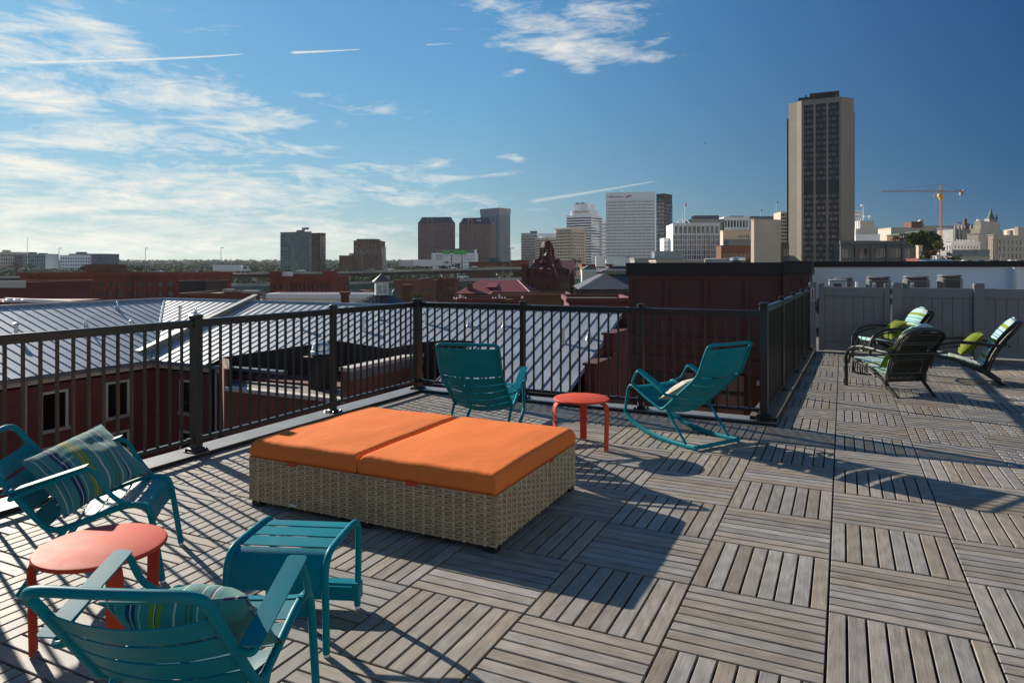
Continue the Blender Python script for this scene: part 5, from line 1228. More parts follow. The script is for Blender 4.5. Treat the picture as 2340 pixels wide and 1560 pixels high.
bldg('hospital_block','long beige stone building under the crane with a small brick box','building',2036,2120,2122,521,950,3,limest,[('A',0,1,.5,.9,20,4,.4,.4,gl_dark)],.8,depth=40,extra=many(pent(.55,.85,-.01,.5,9,brick4,'brick_box')))
bldg('stone_hall','grey beige stone hall with long dark ribbon windows directly behind the crane','building',2110,2180,2183,517,980,3,beige,[('A',.1,.9,.75,.85,4,1,.9,.8,gl_grey,'grid',.2)],.8,depth=40)
r=empty('domed_tower',(*at(2104,960),ZG),0,'small domed stone tower above the beige building, left of the crane','tower'); k=960/F; z0=zat(522,960)-ZG; 
sub('shaft',[limest],r,lambda b:(b.box(-9*k,9*k,-8,8,0,z0+4*k),b.cbox(-7*k,7*k,-6,6,z0+4*k,z0+14*k,1.5)),False); sub('dome',[limest],r,lambda b:b.lathe([(6.5*k,z0+14*k),(6*k,z0+17*k),(3.5*k,z0+20*k),(.5*k,z0+21*k)],14))
def pediment(r,wA,wB,h):
    sub('columns',[whitec],r,lambda b:[b.box(wA*(i+.3)/7,wA*(i+.7)/7,-.9,-.36,h*.3,h-1) for i in range(7)],False)
    sub('cornice',[copper],r,lambda b:b.box(-.8,wA+.8,-1.2,wB,h,h+1.2),False)
bldg('civic_building','brick civic building with white columns and green cornice, half hidden by trees','building',2056,2092,2094,536,820,2,brick4,[('A',.02,.98,.55,.9,7,1,.5,.8,gl_grey)],0,depth=30,extra=pediment)
bldg('brick_row_building','brick and cream building behind the round tree, right of the columned civic building','building',2100,2138,2140,530,840,2,brick4,[('A',.02,.98,.75,.9,8,1,.5,.8,gl_grey)],.6,depth=30,extra=pediment)
# tower crane
cr=empty('tower_crane',(*at(2150.5,760),ZG),TH,'orange tower crane with a long jib on the skyline','crane'); k=760/F
def lattice(b,p,q,w_,n,r_=.16):
    r_*=.6; w_*=.75
    p,q=Vector(p),Vector(q); d=(q-p)/n; ax=(q-p).normalized(); s1=ax.cross(Vector((0,1,0))).normalized() if abs(ax.y)<.9 else Vector((1,0,0)); s2=ax.cross(s1).normalized()
    cs=[(s1+s2)*w_/2,(s1-s2)*w_/2,(-s1-s2)*w_/2,(-s1+s2)*w_/2]
    for c in cs: b.tube([p+c,q+c],r_,4)
    for i in range(n):
        a=p+d*i; e=p+d*(i+1)
        for j in range(4):
            c0,c1=cs[j],cs[(j+1)%4]; b.tube([a+c0,e+c1],r_*.6,3); b.tube([e+c0,e+c1],r_*.6,3)
zm=zat(440,760)-ZG; zt_=zat(421,760)-ZG; zj=zat(437,760)-ZG
sub('mast',[cranep],cr,lambda b:lattice(b,(0,0,30),(0,0,zm),2.3,34,.3))
sub('jib',[cranep],cr,lambda b:(lattice(b,(-137*k,0,zj),(0,0,zj),1.5,46,.24),))
sub('counter_jib',[cranep],cr,lambda b:lattice(b,(0,0,zj),(52*k,0,zj),1.6,16,.26))
sub('tower_peak',[cranep],cr,lambda b:lattice(b,(0,0,zm-1),(0,0,zt_),1.6,5,.26))
sub('slewing_cab',[M('yellow_cab',(.7,.38,.03),.5)],cr,lambda b:(b.lathe([(1.0,zm-9),(2.6,zm-6),(2.6,zm-3),(1.4,zm-2)],10),b.box(-3.4,-1.4,-1.5,1.5,zm-4.5,zm-1.5)))
sub('tie_bars',[M('dark_cable',(.10,.08,.07),.6)],cr,lambda b:(b.tube([(0,0,zt_),(-47*k,0,zat(440-14,760)-ZG),(-47*k,0,zj)],.16,4),b.tube([(-47*k,0,zat(426,760)-ZG),(-105*k,0,zj+.8)],.14,4),b.tube([(0,0,zt_),(-38*k,0,zj+.8)],.14,4),b.tube([(0,0,zt_),(46*k,0,zj+.8)],.16,4)))
sub('counterweight',[concr],cr,lambda b:(b.box(43*k,50*k,-1.5,1.5,zj-4.5,zj-.9),b.box(50*k,53*k,-1.2,1.2,zj-.8,zj+1.6)),False)
sub('hook_block',[cranep],cr,lambda b:(b.tube([(-14*k,0,zj-1),(-14*k,0,zj-22)],.12,4),b.box(-14*k-.9,-14*k+.9,-.5,.5,zj-6,zj-4)))
# stepped stone building and its neighbours
def step(r,wA,wB,h): pass
def stepb(r,wA,wB,h):
    sub('upper_tier',[limest],r,lambda b:(b.box(wA*.16,wA-.3,4,wB*.97,h,h+5.3),b.box(wA*.35,wA-1,8,wB*.9,h+5.3,h+13.5)),False)
    sub('roof_plant',[white],r,lambda b:[b.lathe([(1.8,h+13.5),(1.8,h+15),(.5,h+15.6)],8,(wA*q,12,0)) for q in (.55,.7,.75)])
bldg('stepped_stone_building','stepped beige stone building topped by small roof domes, below a green spire','building',2210,2236,2330,534,700,55,limest,[('B',.25,.6,.4,.9,4,1,.5,.9,gl_dark,'grid',.3)],.8,extra=stepb,depth=62)
bldg('tan_stone_block','tan stone block with regular pale blinds in its windows, at the right edge','building',2258,2270,2362,538,560,62,beige,[('B',.1,.95,.30,.95,7,5,.42,.62,gl_warm,'grid',.4),('A',.1,.9,.3,.95,2,5,.5,.6,whitec,'grid',.2)],.8,depth=52,extra=lambda r,wA,wB,h:sub('roof_house',[beige],r,lambda b:(b.box(1,wA-1,wB*.5,wB*.62,h,h+5),b.box(1,wA,wB*.72,wB*.9,h,h+8)),False))
bldg('white_terrace_building','white stucco building with small dark windows, in front of the stepped stone one','building',2160,2176,2262,552,600,60,whitec,[('A',.1,.9,.6,.95,2,2,.35,.55,gl_dark,'grid',.2),('B',.05,.95,.72,.94,8,2,.35,.55,gl_dark,'grid',.2)],.8,depth=46,extra=lambda r,wA,wB,h:sub('roof_vents',[white],r,lambda b:[b.lathe([(.7,h),(.7,h+1.4),(1.1,h+1.6),(.4,h+2.2)],8,(3,wB*q,0)) for q in (.3,.4,.5,.6,.7,.9)]))
bldg('stone_terrace_wall','long low grey stone building with arched openings above the parked cars','building',2176,2262,2264,572,540,0,congr,[('A',.05,.95,.65,.85,9,1,.5,.6,beige,'grid',.25)],.5,depth=20)
r=empty('clock_spire',(*at(2264,860),ZG),TH,'dark green copper spire rising above the stepped stone building','tower'); k=860/F; z0=zat(500,860)-ZG
sub('shaft',[congr],r,lambda b:b.box(-9*k,9*k,-9*k,9*k,0,z0),False)
sub('spire',[copper],r,lambda b:(b.lathe([(9*k,z0),(7*k,z0+4*k),(5*k,z0+8*k),(2.6*k,z0+17*k),(.4*k,z0+24*k),(.1*k,z0+27*k)],8)))
for s1 in (-1,1): sub('corner_pinnacle',[copper],r,lambda b:b.lathe([(2.2*k,z0-2*k),(1.8*k,z0+4*k),(.2*k,z0+10*k)],6,(s1*8*k,-8*k,0)))
r=empty('gothic_city_hall',(*at(2200,800),ZG),TH,'grey gothic building with pointed turrets left of the stepped stone building','building'); k=800/F; z0=zat(524,800)-ZG
sub('wall',[congr],r,lambda b:(b.box(-22*k,16*k,0,30,0,z0),),False); sub('roof',[slate],r,lambda b:b.prism([(-22*k,0),(16*k,0),(16*k,30),(-22*k,30)],z0,z0+3,top=[z0+1,z0+1,z0+8*k,z0+8*k]),False)
for q,hh in ((-20,10),(-11,8),(-3,14),(16,12),(24,14)): sub('turret',[congr],r,lambda b:b.lathe([(2.6*k,0),(2.6*k,z0+hh*.3*k),(3*k,z0+hh*.32*k),(.3*k,z0+hh*k)],8,(q*k,-2,0)))
bldg('dark_mansard_building','dark roofed brick building between the gothic turrets and the stepped stone tiers','building',2206,2232,2234,516,830,2,brick4,[('A',.1,.9,.8,.95,4,1,.4,.6,gl_dark)],0,depth=20,extra=lambda r,wA,wB,h:(sub('roof',[slate],r,lambda b:b.prism([(0,0),(wA,0),(wA,20),(0,20)],h,h+2,top=[h+.5,h+.5,h+5,h+5]),False),sub('chimney',[brick4],r,lambda b:b.box(2,5,5,8,h,h+9),False)))
bldg('roof_edge_building','brick building with a white curved roof edge at the far right','building',2318,2345,2390,524,640,20,beige,[('A',.1,.9,.5,.9,4,4,.4,.5,gl_dark)],.8,depth=30)
# ================================================================ MIDDLE DISTANCE
# ---- viaducts
def viaduct(label,pts,wid,thick,rail,pier_step,mat,pmat,zoff=0):
    """pts: (px, py of the road's near top edge, distance)"""
    q=[P(px,py,d) for px,py,d in pts]; q=catmull(q,8)
    r=empty('viaduct',(q[0].x,q[0].y,ZG),0,label,'highway bridge','elevated highways'); o=Vector((q[0].x,q[0].y,ZG))
    def strip(b,o0,o1,z0,z1):
        L=[]
        for i,p in enumerate(q):
            t=(q[min(i+1,len(q)-1)]-q[max(i-1,0)]); t.z=0; t.normalize(); n=Vector((-t.y,t.x,0))
            L.append([p+n*o0+Vector((0,0,z0))-o,p+n*o1+Vector((0,0,z0))-o,p+n*o1+Vector((0,0,z1))-o,p+n*o0+Vector((0,0,z1))-o])
        for a,c in zip(L[:-1],L[1:]):
            for k in range(4): b.face([a[k],a[(k+1)%4],c[(k+1)%4],c[k]])
        b.face(L[0]); b.face(L[-1][::-1])
    sub('road_deck',[deckcon],r,lambda b:strip(b,0,wid,-1.0,-.9),False)
    sub('roadway',[asph],r,lambda b:strip(b,.4,wid-.4,-.89,-.84),False)
    sub('barrier',[deckcon],r,lambda b:(strip(b,0,.38,-.89,0),),False); sub('barrier',[deckcon],r,lambda b:(strip(b,wid-.38,wid,-.89,0),),False)
    sub('girder',[mat],r,lambda b:strip(b,.6,1.0,-1.0-thick,-1.01),False); sub('girder',[mat],r,lambda b:strip(b,wid-1,wid-.6,-1.0-thick,-1.01),False)
    # piers
    acc=0; last=None; bent=MB()
    L=0; nextp=pier_step*.4
    for i in range(1,len(q)):
        seg=(q[i]-q[i-1]).length
        while L+seg>nextp:
            p=q[i-1].lerp(q[i],(nextp-L)/seg); t=(q[i]-q[i-1]); t.z=0; t.normalize(); n=Vector((-t.y,t.x,0)); c=p+n*wid/2-o; zt=c.z-1.0-thick
            def f(b):
                i0=len(b.v); b.box(-1.1,1.1,-wid/2+1.5,wid/2-1.5,zt-1.8,zt-.01); b.box(-.9,.9,-wid*.22-1,-wid*.22+1,0,zt-1.81); b.box(-.9,.9,wid*.22-1,wid*.22+1,0,zt-1.81)
                b.xf(Matrix.Translation((c.x,c.y,0))@Matrix.Rotation(math.atan2(t.y,t.x),4,'Z'),i0)
            sub('pier',[pmat],r,f,False); nextp+=pier_step
        L+=seg
    return r
viaduct('upper grey highway viaduct crossing behind the long brick warehouse',[(-160,633,330),(100,630,340),(300,626,350),(560,622,350),(760,621,350),(950,616,360),(1180,611,380),(1330,607,400)],22,1.6,0,34,M('brown_girder',(.055,.045,.04),.7),deckcon)
viaduct('lower curved ramp with green girders, passing in front of the upper viaduct',[(480,652,330),(620,648,300),(800,644,278),(1000,638,270),(1190,635,272),(1330,632,280),(1450,640,300)],11,2.0,0,30,greenst,deckcon)
viaduct('low curved green ramp dropping behind the trees left of the brick office building',[(470,664,500),(520,650,430),(590,646,400),(680,640,390),(800,634,400)],10,1.8,0,30,greenst,deckcon)
# ---- vehicles on it
def roadpt(px,py,d): return P(px,py,d)
def truck(px,py,d,L,colr,label,rz):
    p=P(px,py,d); r=empty('semi_truck',(p.x,p.y,p.z),TH+rz,label,'truck','trucks on the highway')
    sub('trailer',[colr],r,lambda b:(b.cbox(0,L,0,2.6,1.1,4.0,.05),b.box(.5,L,.6,2,.8,1.09)),False)
    cb=sub('cab',[M('cab_paint',(.35,.06,.05) if 'red' in label else (.6,.6,.6),.4)],r,lambda b:(b.cbox(L+.8,L+3.4,.1,2.5,.9,3.5,.2),b.cbox(L+3.4,L+4.6,.3,2.3,.9,2.1,.2)),False)
    sub('windscreen',[gl_dark],cb,lambda b:b.box(L+1.6,L+3.3,.06,.09,2.2,3.1),False)
    for q in (1.2,2.4,L-1,L+1.2,L+3.8): sub('wheel',[M('tyre_rubber',(.02,.02,.02),.8)],r,lambda b:b.tube([(q,.02,.5),(q,.4,.5)],.5,12))
    return r
truck(486,624,340,13.5,white,'long pale trailer truck on the viaduct, leftmost truck',0)
truck(912,613,345,12.5,M('grey_trailer',(.5,.5,.5)),'grey white trailer truck behind the red cab on the viaduct',0)
truck(946,612,335,13.5,white,'bright white trailer truck with a red cab on the viaduct',0)
carc=[('silver',(.5,.5,.52)),('white',(.7,.7,.7)),('black',(.02,.02,.025)),('dark blue',(.03,.05,.12)),('red',(.4,.03,.03)),('grey',(.2,.2,.21))]
def car_mesh(col):
    r=empty('parked_car',(0,0,0))
    m=M(col[0].replace(' ','_')+'_car_paint',col[1],.3,.2,.05,2,0,40,.6,.5)
    def body(b):
        pr=[(0,.35),(0,.8),(.3,.95),(1.0,1.0),(1.5,1.42),(3.0,1.42),(3.6,1.0),(4.4,.85),(4.45,.35)]
        n=len(pr)
        vs=[(x,(.0 if z<1.1 else .18),z) for x,z in pr]+[(x,(1.75 if z<1.1 else 1.57),z) for x,z in pr]
        b.idx(vs,[tuple(range(n)),tuple(range(2*n-1,n-1,-1))]+[(k,n+k,n+(k+1)%n,(k+1)%n) for k in range(n)])
    sub('body',[m],r,body,True)
    sub('window',[gl_black],r,lambda b:b.hexa([(1.15,.02,1.02),(3.4,.02,1.02),(3.4,.10,1.02),(1.15,.10,1.02),(1.55,.14,1.37),(2.95,.14,1.37),(2.95,.2,1.37),(1.55,.2,1.37)]),False)
    for x in (.85,3.55):
        for y in (-.02,1.55): sub('wheel',[M('tyre_rubber',(.02,.02,.02))],r,lambda b:b.tube([(x,y,.33),(x,y+.22,.33)],.33,12))
    return r
protos={}
def car(px,py,d,ci,label,grp,rz=0):
    p=P(px,py,d)
    if ci not in protos: protos[ci]=car_mesh(carc[ci]); r=protos[ci]
    else: r=copy_tree(protos[ci])
    r.location=p; r.rotation_euler=(0,0,TH+rz); tag(r,label,'car',grp)
HW='cars driving on the highway'
for a in ((650,623,345,2,'black car on the viaduct, directly in front of the teal glass tower'),(676,622,345,1,'white car on the viaduct, in front of the brick residential tower'),(742,622,346,2,'black car on the viaduct just right of the twin residential towers'),(832,620,348,5,'dark grey car on the viaduct in front of the crowned brick tower'),
  (880,619,352,1,'white car on the viaduct below the lone chimney'),(1024,615,365,1,'white car on the viaduct below the white and green block'),(1074,613,370,0,'silver car on the viaduct left of the dark billboard'),(858,644,277,1,'white car on the lower green ramp near the cupola'),(956,640,272,5,'grey car on the lower green ramp, centre'),(1044,637,271,0,'silver car on the lower green ramp under the dark billboard'),
  (40,630,340,1,'white car at the left end of the viaduct'),(350,624,348,0,'silver car on the viaduct above the long warehouse'),(430,624,349,5,'grey car on the viaduct just right of the warehouse penthouse'),(1322,634,285,4,'red car beyond the clock tower')): car(*a,HW)
CP='cars parked on the far right rooftop lot'
for k,(px,ci,lb) in enumerate(((2196,1,'white parked car, leftmost in the far lot'),(2206,2,'black parked car, second from the left in the far lot'),(2216,0,'silver parked car in the far lot, left group'),(2233,3,'dark blue parked car in the far lot'),(2243,1,'white parked car in the middle of the far lot'),(2255,5,'grey parked car in the middle of the far lot'),(2266,2,'black parked car right of the middle of the far lot'),(2303,1,'white parked car near the right edge in the far lot'),(2316,0,'silver parked car near the right edge in the far lot'),(2326,4,'red parked car at the right edge in the far lot'))):
    car(px,601,300,ci,lb,CP)
r=empty('parking_deck',(*at(2190,298),ZG),TH,'low concrete parking deck under the parked cars','building'); sub('slab',[congr],r,lambda b:b.box(-6,45,0,22,0,zat(601.5,300)-ZG),False)
r=empty('blue_roof_shed',(*at(2140,290),ZG),TH,'long low building with a blue grey roof left of the parked cars','building'); sub('wall',[congr],r,lambda b:b.box(0,11,0,12,0,zat(601,290)-ZG),False); sub('roof',[M('blue_sheet_roof',(.05,.10,.19),.4)],r,lambda b:b.prism([(-.3,-.4),(11.3,-.4),(11.3,12),(-.3,12)],zat(601,290)-ZG,0,top=[zat(600,290)-ZG,zat(600,290)-ZG,zat(592,290)-ZG,zat(592,290)-ZG]),False)
# light poles
def pole(px,py0,py1,d,label,dbl=0):
    p=P(px,py0,d); h=zat(py1,d)-p.z
    r=empty('street_lamp',p,TH,label,'street lamp','tall lamps along the highway')
    sub('pole',[M('lamp_pole_grey',(.32,.31,.28),.5)],r,lambda b:b.tube([(0,0,-1.5),(0,0,h)],[.16,.10],6))
    sub('lamp_head',[M('lamp_head_grey',(.12,.12,.12),.5)],r,lambda b:(b.cbox(-.1,1.5,-.25,.25,h,h+.25,.05),b.box(-1.3,-.1,-.25,.25,h,h+.25) if dbl else None))
for a in ((135,632,568,345,'highway lamp rising in front of the far left apartment blocks'),(332,626,568,350,'highway lamp above the right end of the brick warehouse'),(505,623,567,350,'highway lamp just right of the leftmost trailer truck'),(669,623,568,350,'highway lamp in front of the teal glass tower'),(827,620,568,352,'highway lamp in front of the crowned brick tower'),
          (1149,630,578,300,'pale highway lamp below the slim grey tower'),(1167,640,568,270,'lamp with a bent head just left of the clock tower'),(1319,640,584,285,'lamp pole right of the clock tower'),(1430,604,588,260,'small lamp at the left corner of the brown building'),(2287,602,584,290,'white lamp above the parked cars at the right')): pole(*a)
pole(1921,601,569,120,'lamp in front of the low pavilion by the tall tower')
r=empty('radio_mast',(*at(63,1150),ZG),0,'very thin red and white radio mast above the left apartment blocks','mast'); sub('mast',[steel],r,lambda b:b.tube([(0,0,0),(0,0,zat(543,1150)-ZG)],[.5,.3],4))

# ---- brick warehouse
wh_=bldg('brick_warehouse','long red brick warehouse with arched recesses and a rooftop box, beyond the left metal roof','building',45,407,409,630,215,0.5,brick3,[('A',.03,.46,.2,.90,13,1,.55,.94,M('dark_recess_brick',(.045,.014,.012),.9),'grid',.5),('A',.48,.985,.2,.90,8,1,.80,.94,brick3,'grid',.4)],1.0,depth=40,
   extra=lambda r,wA,wB,h:(sub('rooftop_box',[brick4],r,lambda b:b.box(wA*.408,wA*.585,1,8,h+.15,h+zat(604,215)-zat(630,215)),False),sub('cornice',[brick3],r,lambda b:b.box(-.5,wA+.5,-.9,-.4,h-.1,h+.7),False),
   [sub('window',[gl_grey],r,lambda b:b.box(wA*(.48+.505*(i+.5)/8)-.55,wA*(.48+.505*(i+.5)/8)+.55,-.14,-.08,z-.65,z+.65),False) for i in range(8) for z in (h-2.6,h-5.6,h-8.6)],
   sub('drainpipe',[M('dark_drainpipe',(.02,.02,.02))],r,lambda b:b.tube([(wA*.715,-.6,0),(wA*.715,-.6,h)],.2,6))))
bldg('low_brick_building','low maroon building with a white top band at the far left edge','building',-80,58,61,655,130,0,brickm,[('A',.66,.74,.3,.9,1,3,.6,.6,gl_grey,'grid',.15)],.9,depth=20,extra=lambda r,wA,wB,h:sub('white_band',[trimw],r,lambda b:b.box(-.6,wA+.4,-.7,-.4,h-.2,h+1.1),False))
r=empty('white_gravel_roof',(*at(0,95),ZG),TH,'low maroon brick building with pale roof and skylights behind the left metal ridge','building'); sub('wall',[brickm],r,lambda b:b.box(-8,8,0,10,0,zat(690,95)-ZG),False)
sub('parapet',[whitec],r,lambda b:(b.prism([(-.2,1),(9.0,1),(9.0,1.6),(-.2,1.6)],zat(690,95)-ZG,zat(688,95)-ZG,top=[zat(681,95)-ZG,zat(688,95)-ZG,zat(688,95)-ZG,zat(681,95)-ZG])),False)
sub('skylight',[white],r,lambda b:[b.lathe([(.3,0),(.25,.3),(.05,.4)],8,(q*1.1-1.5,.4,zat(690,95)-ZG)) for q in range(5)])
bldg('brick_office_building','red brick office building with pale window bands, below the teal glass tower','building',617,758,761,634,200,1,brick3,[('A',.03,.33,.45,.93,3,2,.45,.42,gl_grey,'grid',.25),('A',.38,.98,.35,.93,9,3,.35,.5,gl_grey,'grid',.25)],.4,depth=20,
   extra=lambda r,wA,wB,h:(sub('stair_tower',[brick3],r,lambda b:(b.box(0,wA*.16,-.5,6,h,h+1.9),b.box(wA*.86,wA,-.5,6,h,h+1.9)),False),sub('rooftop_unit',[white],r,lambda b:b.box(wA*.16,wA*.26,2,6,h+.2,h+1.6),False),sub('brick_panel',[M('dark_brick_panel',(.05,.015,.012),.9)],r,lambda b:[b.box(wA*(.36+.068*i),wA*(.372+.068*i),-.40,-.36,h*.3,h*.9) for i in range(9)],False)))
# cupola house
cu=empty('cupola_house',(*at(872,62),ZG),TH+.3,'aged white louvred cupola on a dark hipped metal roof in front of the highway','building'); k=62/F
ze=zat(700,62)-ZG; za=zat(674,62)-ZG
sub('wall',[brick4],cu,lambda b:b.box(-3.1,3.1,-3,3,0,ze-.3),False)
def f(b):
    w0,w1=3.4,.62
    b.hexa([(-w0,-w0,ze-.35),(w0,-w0,ze-.35),(w0,w0,ze-.35),(-w0,w0,ze-.35),(-w1,-w1,za),(w1,-w1,za),(w1,w1,za),(-w1,w1,za)])
    for s in range(4):
        for i in range(-9,10):
            x=i*.36; t1=min(1,(w0-abs(x))/(w0-w1)) if abs(x)>w1 else 1
            y1=-w0+(w0-w1)*t1; z1=ze-.35+(za-ze+.35)*t1; i0=len(b.v)
            b.hexa([(x-.02,-w0,ze-.34),(x+.02,-w0,ze-.34),(x+.02,y1,z1),(x-.02,y1,z1),(x-.02,-w0,ze-.28),(x+.02,-w0,ze-.28),(x+.02,y1,z1+.07),(x-.02,y1,z1+.07)]); b.xf(Matrix.Rotation(s*math.pi/2,4,'Z'),i0)
sub('roof',[roofdk],cu,f,False)
zc0,zc1=za-.05,zat(644,62)-ZG
def f(b):
    b.cbox(-.55,.55,-.55,.55,zc0,zc1,.02); b.box(-.62,.62,-.62,.62,zc0,zc0+.12); b.box(-.66,.66,-.66,.66,zc1-.06,zc1+.03)
cp=sub('cupola',[agedw],cu,f,False)
for s in range(4):
    def g(b):
        for x0,x1 in ((-.40,-.06),(.06,.40)):
            for q in range(9): z=zc0+.25+q*.085; b.hexa([(x0,-.585,z),(x1,-.585,z),(x1,-.556,z+.03),(x0,-.556,z+.03),(x0,-.585,z+.02),(x1,-.585,z+.02),(x1,-.556,z+.055),(x0,-.556,z+.055)])
        b.xf(Matrix.Rotation(s*math.pi/2,4,'Z'))
    sub('louvre',[M('grey_louvre',(.28,.30,.30),.7)],cp,g,False)
sub('cupola_roof',[M('weathered_copper_roof',(.13,.12,.10),.6,0,.3,4)],cp,lambda b:(b.hexa([(-.78,-.78,zc1+.031),(.78,-.78,zc1+.031),(.78,.78,zc1+.031),(-.78,.78,zc1+.031),(-.03,-.03,zc1+.75),(.03,-.03,zc1+.75),(.03,.03,zc1+.75),(-.03,.03,zc1+.75)]),b.lathe([(.05,zc1+.75),(.08,zc1+.83),(.01,zc1+.95)],8)))
sub('dormer',[copper],cu,lambda b:b.lathe([(.28,za-.9),(.30,za+.10),(.25,za+.32),(.12,za+.44),(.02,za+.5)],12,(1.35,1.2,0)))
# red roofed station wing
def hip(r,x0,x1,y0,y1,z0,z1,inset,mat,nm='roof'):
    sub(nm,[mat],r,lambda b:b.hexa([(x0,y0,z0),(x1,y0,z0),(x1,y1,z0),(x0,y1,z0),(x0+inset[0],y0+inset[1],z1),(x1-inset[0],y0+inset[1],z1),(x1-inset[0],y1-inset[1],z1),(x0+inset[0],y1-inset[1],z1)]),False)
D=150; k=D/F
rs=empty('station_wing',(*at(1130,D),ZG),TH-.16,'orange brick station wing with a red hipped roof and small dormer','building')
ze=zat(668,D)-ZG; zr=zat(641,D)-ZG
sub('wall',[M('ochre_brick',(.20,.085,.035),.85,0,.3,.4)],rs,lambda b:b.box(-7.6,7.4,0,12,0,ze-.2),False)
hip(rs,-8.6,8.3,-1,13,ze-.25,zr,(4.0,6.2),redroof)
sub('eave',[M('dark_eave',(.03,.02,.02))],rs,lambda b:b.box(-8.4,8.1,-.85,-.05,ze-.5,ze-.26),False)
sub('ridge_cap',[M('pale_hip_cap',(.5,.25,.2),.5)],rs,lambda b:b.tube([(8.3,-1,ze-.2),(4.3,5.2,zr+.05)],.1,5))
sub('dormer',[redroof],rs,lambda b:b.prism([(-2.2,1.2),(.2,1.2),(.2,4.2),(-2.2,4.2)],ze+1.0,0,top=[ze+1.1,ze+1.1,ze+2.1,ze+2.1]),False)
sub('chimney',[brick4],rs,lambda b:b.box(-6.2,-5.2,.6,1.6,ze-.5,ze+2.0),False)
for i in range(10):
    x=-6.8+i*1.45; sub('window',[gl_dark],rs,lambda b:b.box(x,x+.6,-.06,-.002,ze-2.0,ze-1.0),False)
    if i%2: sub('arched_window',[gl_dark],rs,lambda b:(b.box(x-.4,x+.5,-.06,-.002,ze-4.4,ze-3.3),b.tube([(x+.05,-.06,ze-3.3),(x+.05,-.002,ze-3.3)],.45,12)))
# clock tower
D=180; k=D/F
ct=empty('clock_tower',(*at(1250,D),ZG),TH-.45,'dark brick station clock tower with a steep red roof and arched lantern','tower')
z1=zat(634,D)-ZG; z2_=zat(584,D)-ZG; z3=zat(575,D)-ZG; z4=zat(549,D)-ZG
sub('wall',[M('dark_ochre_brick',(.105,.042,.025),.85,0,.3,.4)],ct,lambda b:(b.box(-4.6,4.6,-4.6,4.6,0,z1),b.box(-5,-3.6,-5,-3.6,0,z1+3.5),b.box(-4.9,4.9,-4.9,4.9,z1-.6,z1-.01),b.box(-4.8,4.8,-4.8,4.8,z1-4.2,z1-3.9)),False)
sub('main_roof',[maroonr],ct,lambda b:b.hexa([(-5.1,-5.1,z1),(5.1,-5.1,z1),(5.1,5.1,z1),(-5.1,5.1,z1),(-1.25,-1.25,z2_),(1.25,-1.25,z2_),(1.25,1.25,z2_),(-1.25,1.25,z2_)]),False)
sub('hip_cap',[M('orange_hip_cap',(.40,.13,.07),.5)],ct,lambda b:b.tube([(5.1,-5.1,z1+.05),(1.25,-1.25,z2_+.05)],.10,5))
ln=sub('lantern',[maroonr],ct,lambda b:[b.box(x-.3,x+.3,y-.3,y+.3,z2_-.3,z3+.6) for x in (-1.15,1.15) for y in (-1.15,1.15)]+[b.box(-1.5,1.5,-1.5,1.5,z3+.6,z3+1.0),b.box(-1.5,1.5,-1.5,1.5,z2_-.4,z2_-.01)],False)
sub('lantern_roof',[maroonr],ln,lambda b:b.lathe([(1.75,z3+1.0),(1.6,z3+1.7),(1.2,z3+2.4),(.6,z3+2.8),(.3,z4-.4),(.15,z4),(.02,z4+.7)],8))
sub('copper_base',[copper],ln,lambda b:b.lathe([(1.0,z2_),(.35,z2_+.8),(.05,z2_+1.7)],8))
for s in range(4):
    for x in (-2.6,-.2,2.2,None):
        def f(b):
            if x is None: b.lathe([(.9,z1+3.8),(.9,z1+3.9),(.02,z1+5.1)],6,(.3,-3.1,0))
            else: b.prism([(x,-5.0),(x+.9,-5.0),(x+.9,-3.9),(x,-3.9)],z1+.6,0,top=[z1+2.2,z1+2.2,z1+2.6,z1+2.6])
            b.xf(Matrix.Rotation(s*math.pi/2,4,'Z'))
        sub('dormer',[M('dark_ochre_brick',(.1,.04,.02))],ct,f,False)
    for x in (-3.2,-2.2,-.4,.6,2.2,3.2):
        def g(b): b.box(x-.25,x+.25,-4.66,-4.61,z1-3.0,z1-1.4); b.xf(Matrix.Rotation(s*math.pi/2,4,'Z'))
        sub('window',[gl_dark],ct,g,False)
    for x in (-2.4,.1,2.5):
        def g(b): b.box(x-.5,x+.5,-4.66,-4.61,z1-8,z1-5.8); b.tube([(x,-4.66,z1-5.8),(x,-4.61,z1-5.8)],.5,12); b.xf(Matrix.Rotation(s*math.pi/2,4,'Z'))
        sub('arched_window',[gl_grey],ct,g,False)
bldg('station_annex','dark ochre brick annex behind and right of the clock tower with tall dormers','building',1262,1312,1314,636,186,6,M('dark_ochre_brick',(.1,.04,.02)),[('A',.3,.95,.75,.95,7,1,.5,.7,gl_grey,'grid',.2),('A',.5,.95,.2,.5,4,3,.3,.4,gl_warm,'grid',.2)],0,depth=12,extra=lambda r,wA,wB,h:(sub('roof',[maroonr],r,lambda b:b.prism([(0,0),(wA,0),(wA,12),(0,12)],h,0,top=[h+.3,h+.3,h+5,h+5]),False),sub('dormers',[M('dark_ochre_brick',(.1,.04,.02))],r,lambda b:[b.box(wA*q,wA*q+.5,-.3,3,h,h+2.4) for q in (.1,.3,.5,.7,.88)],False)))
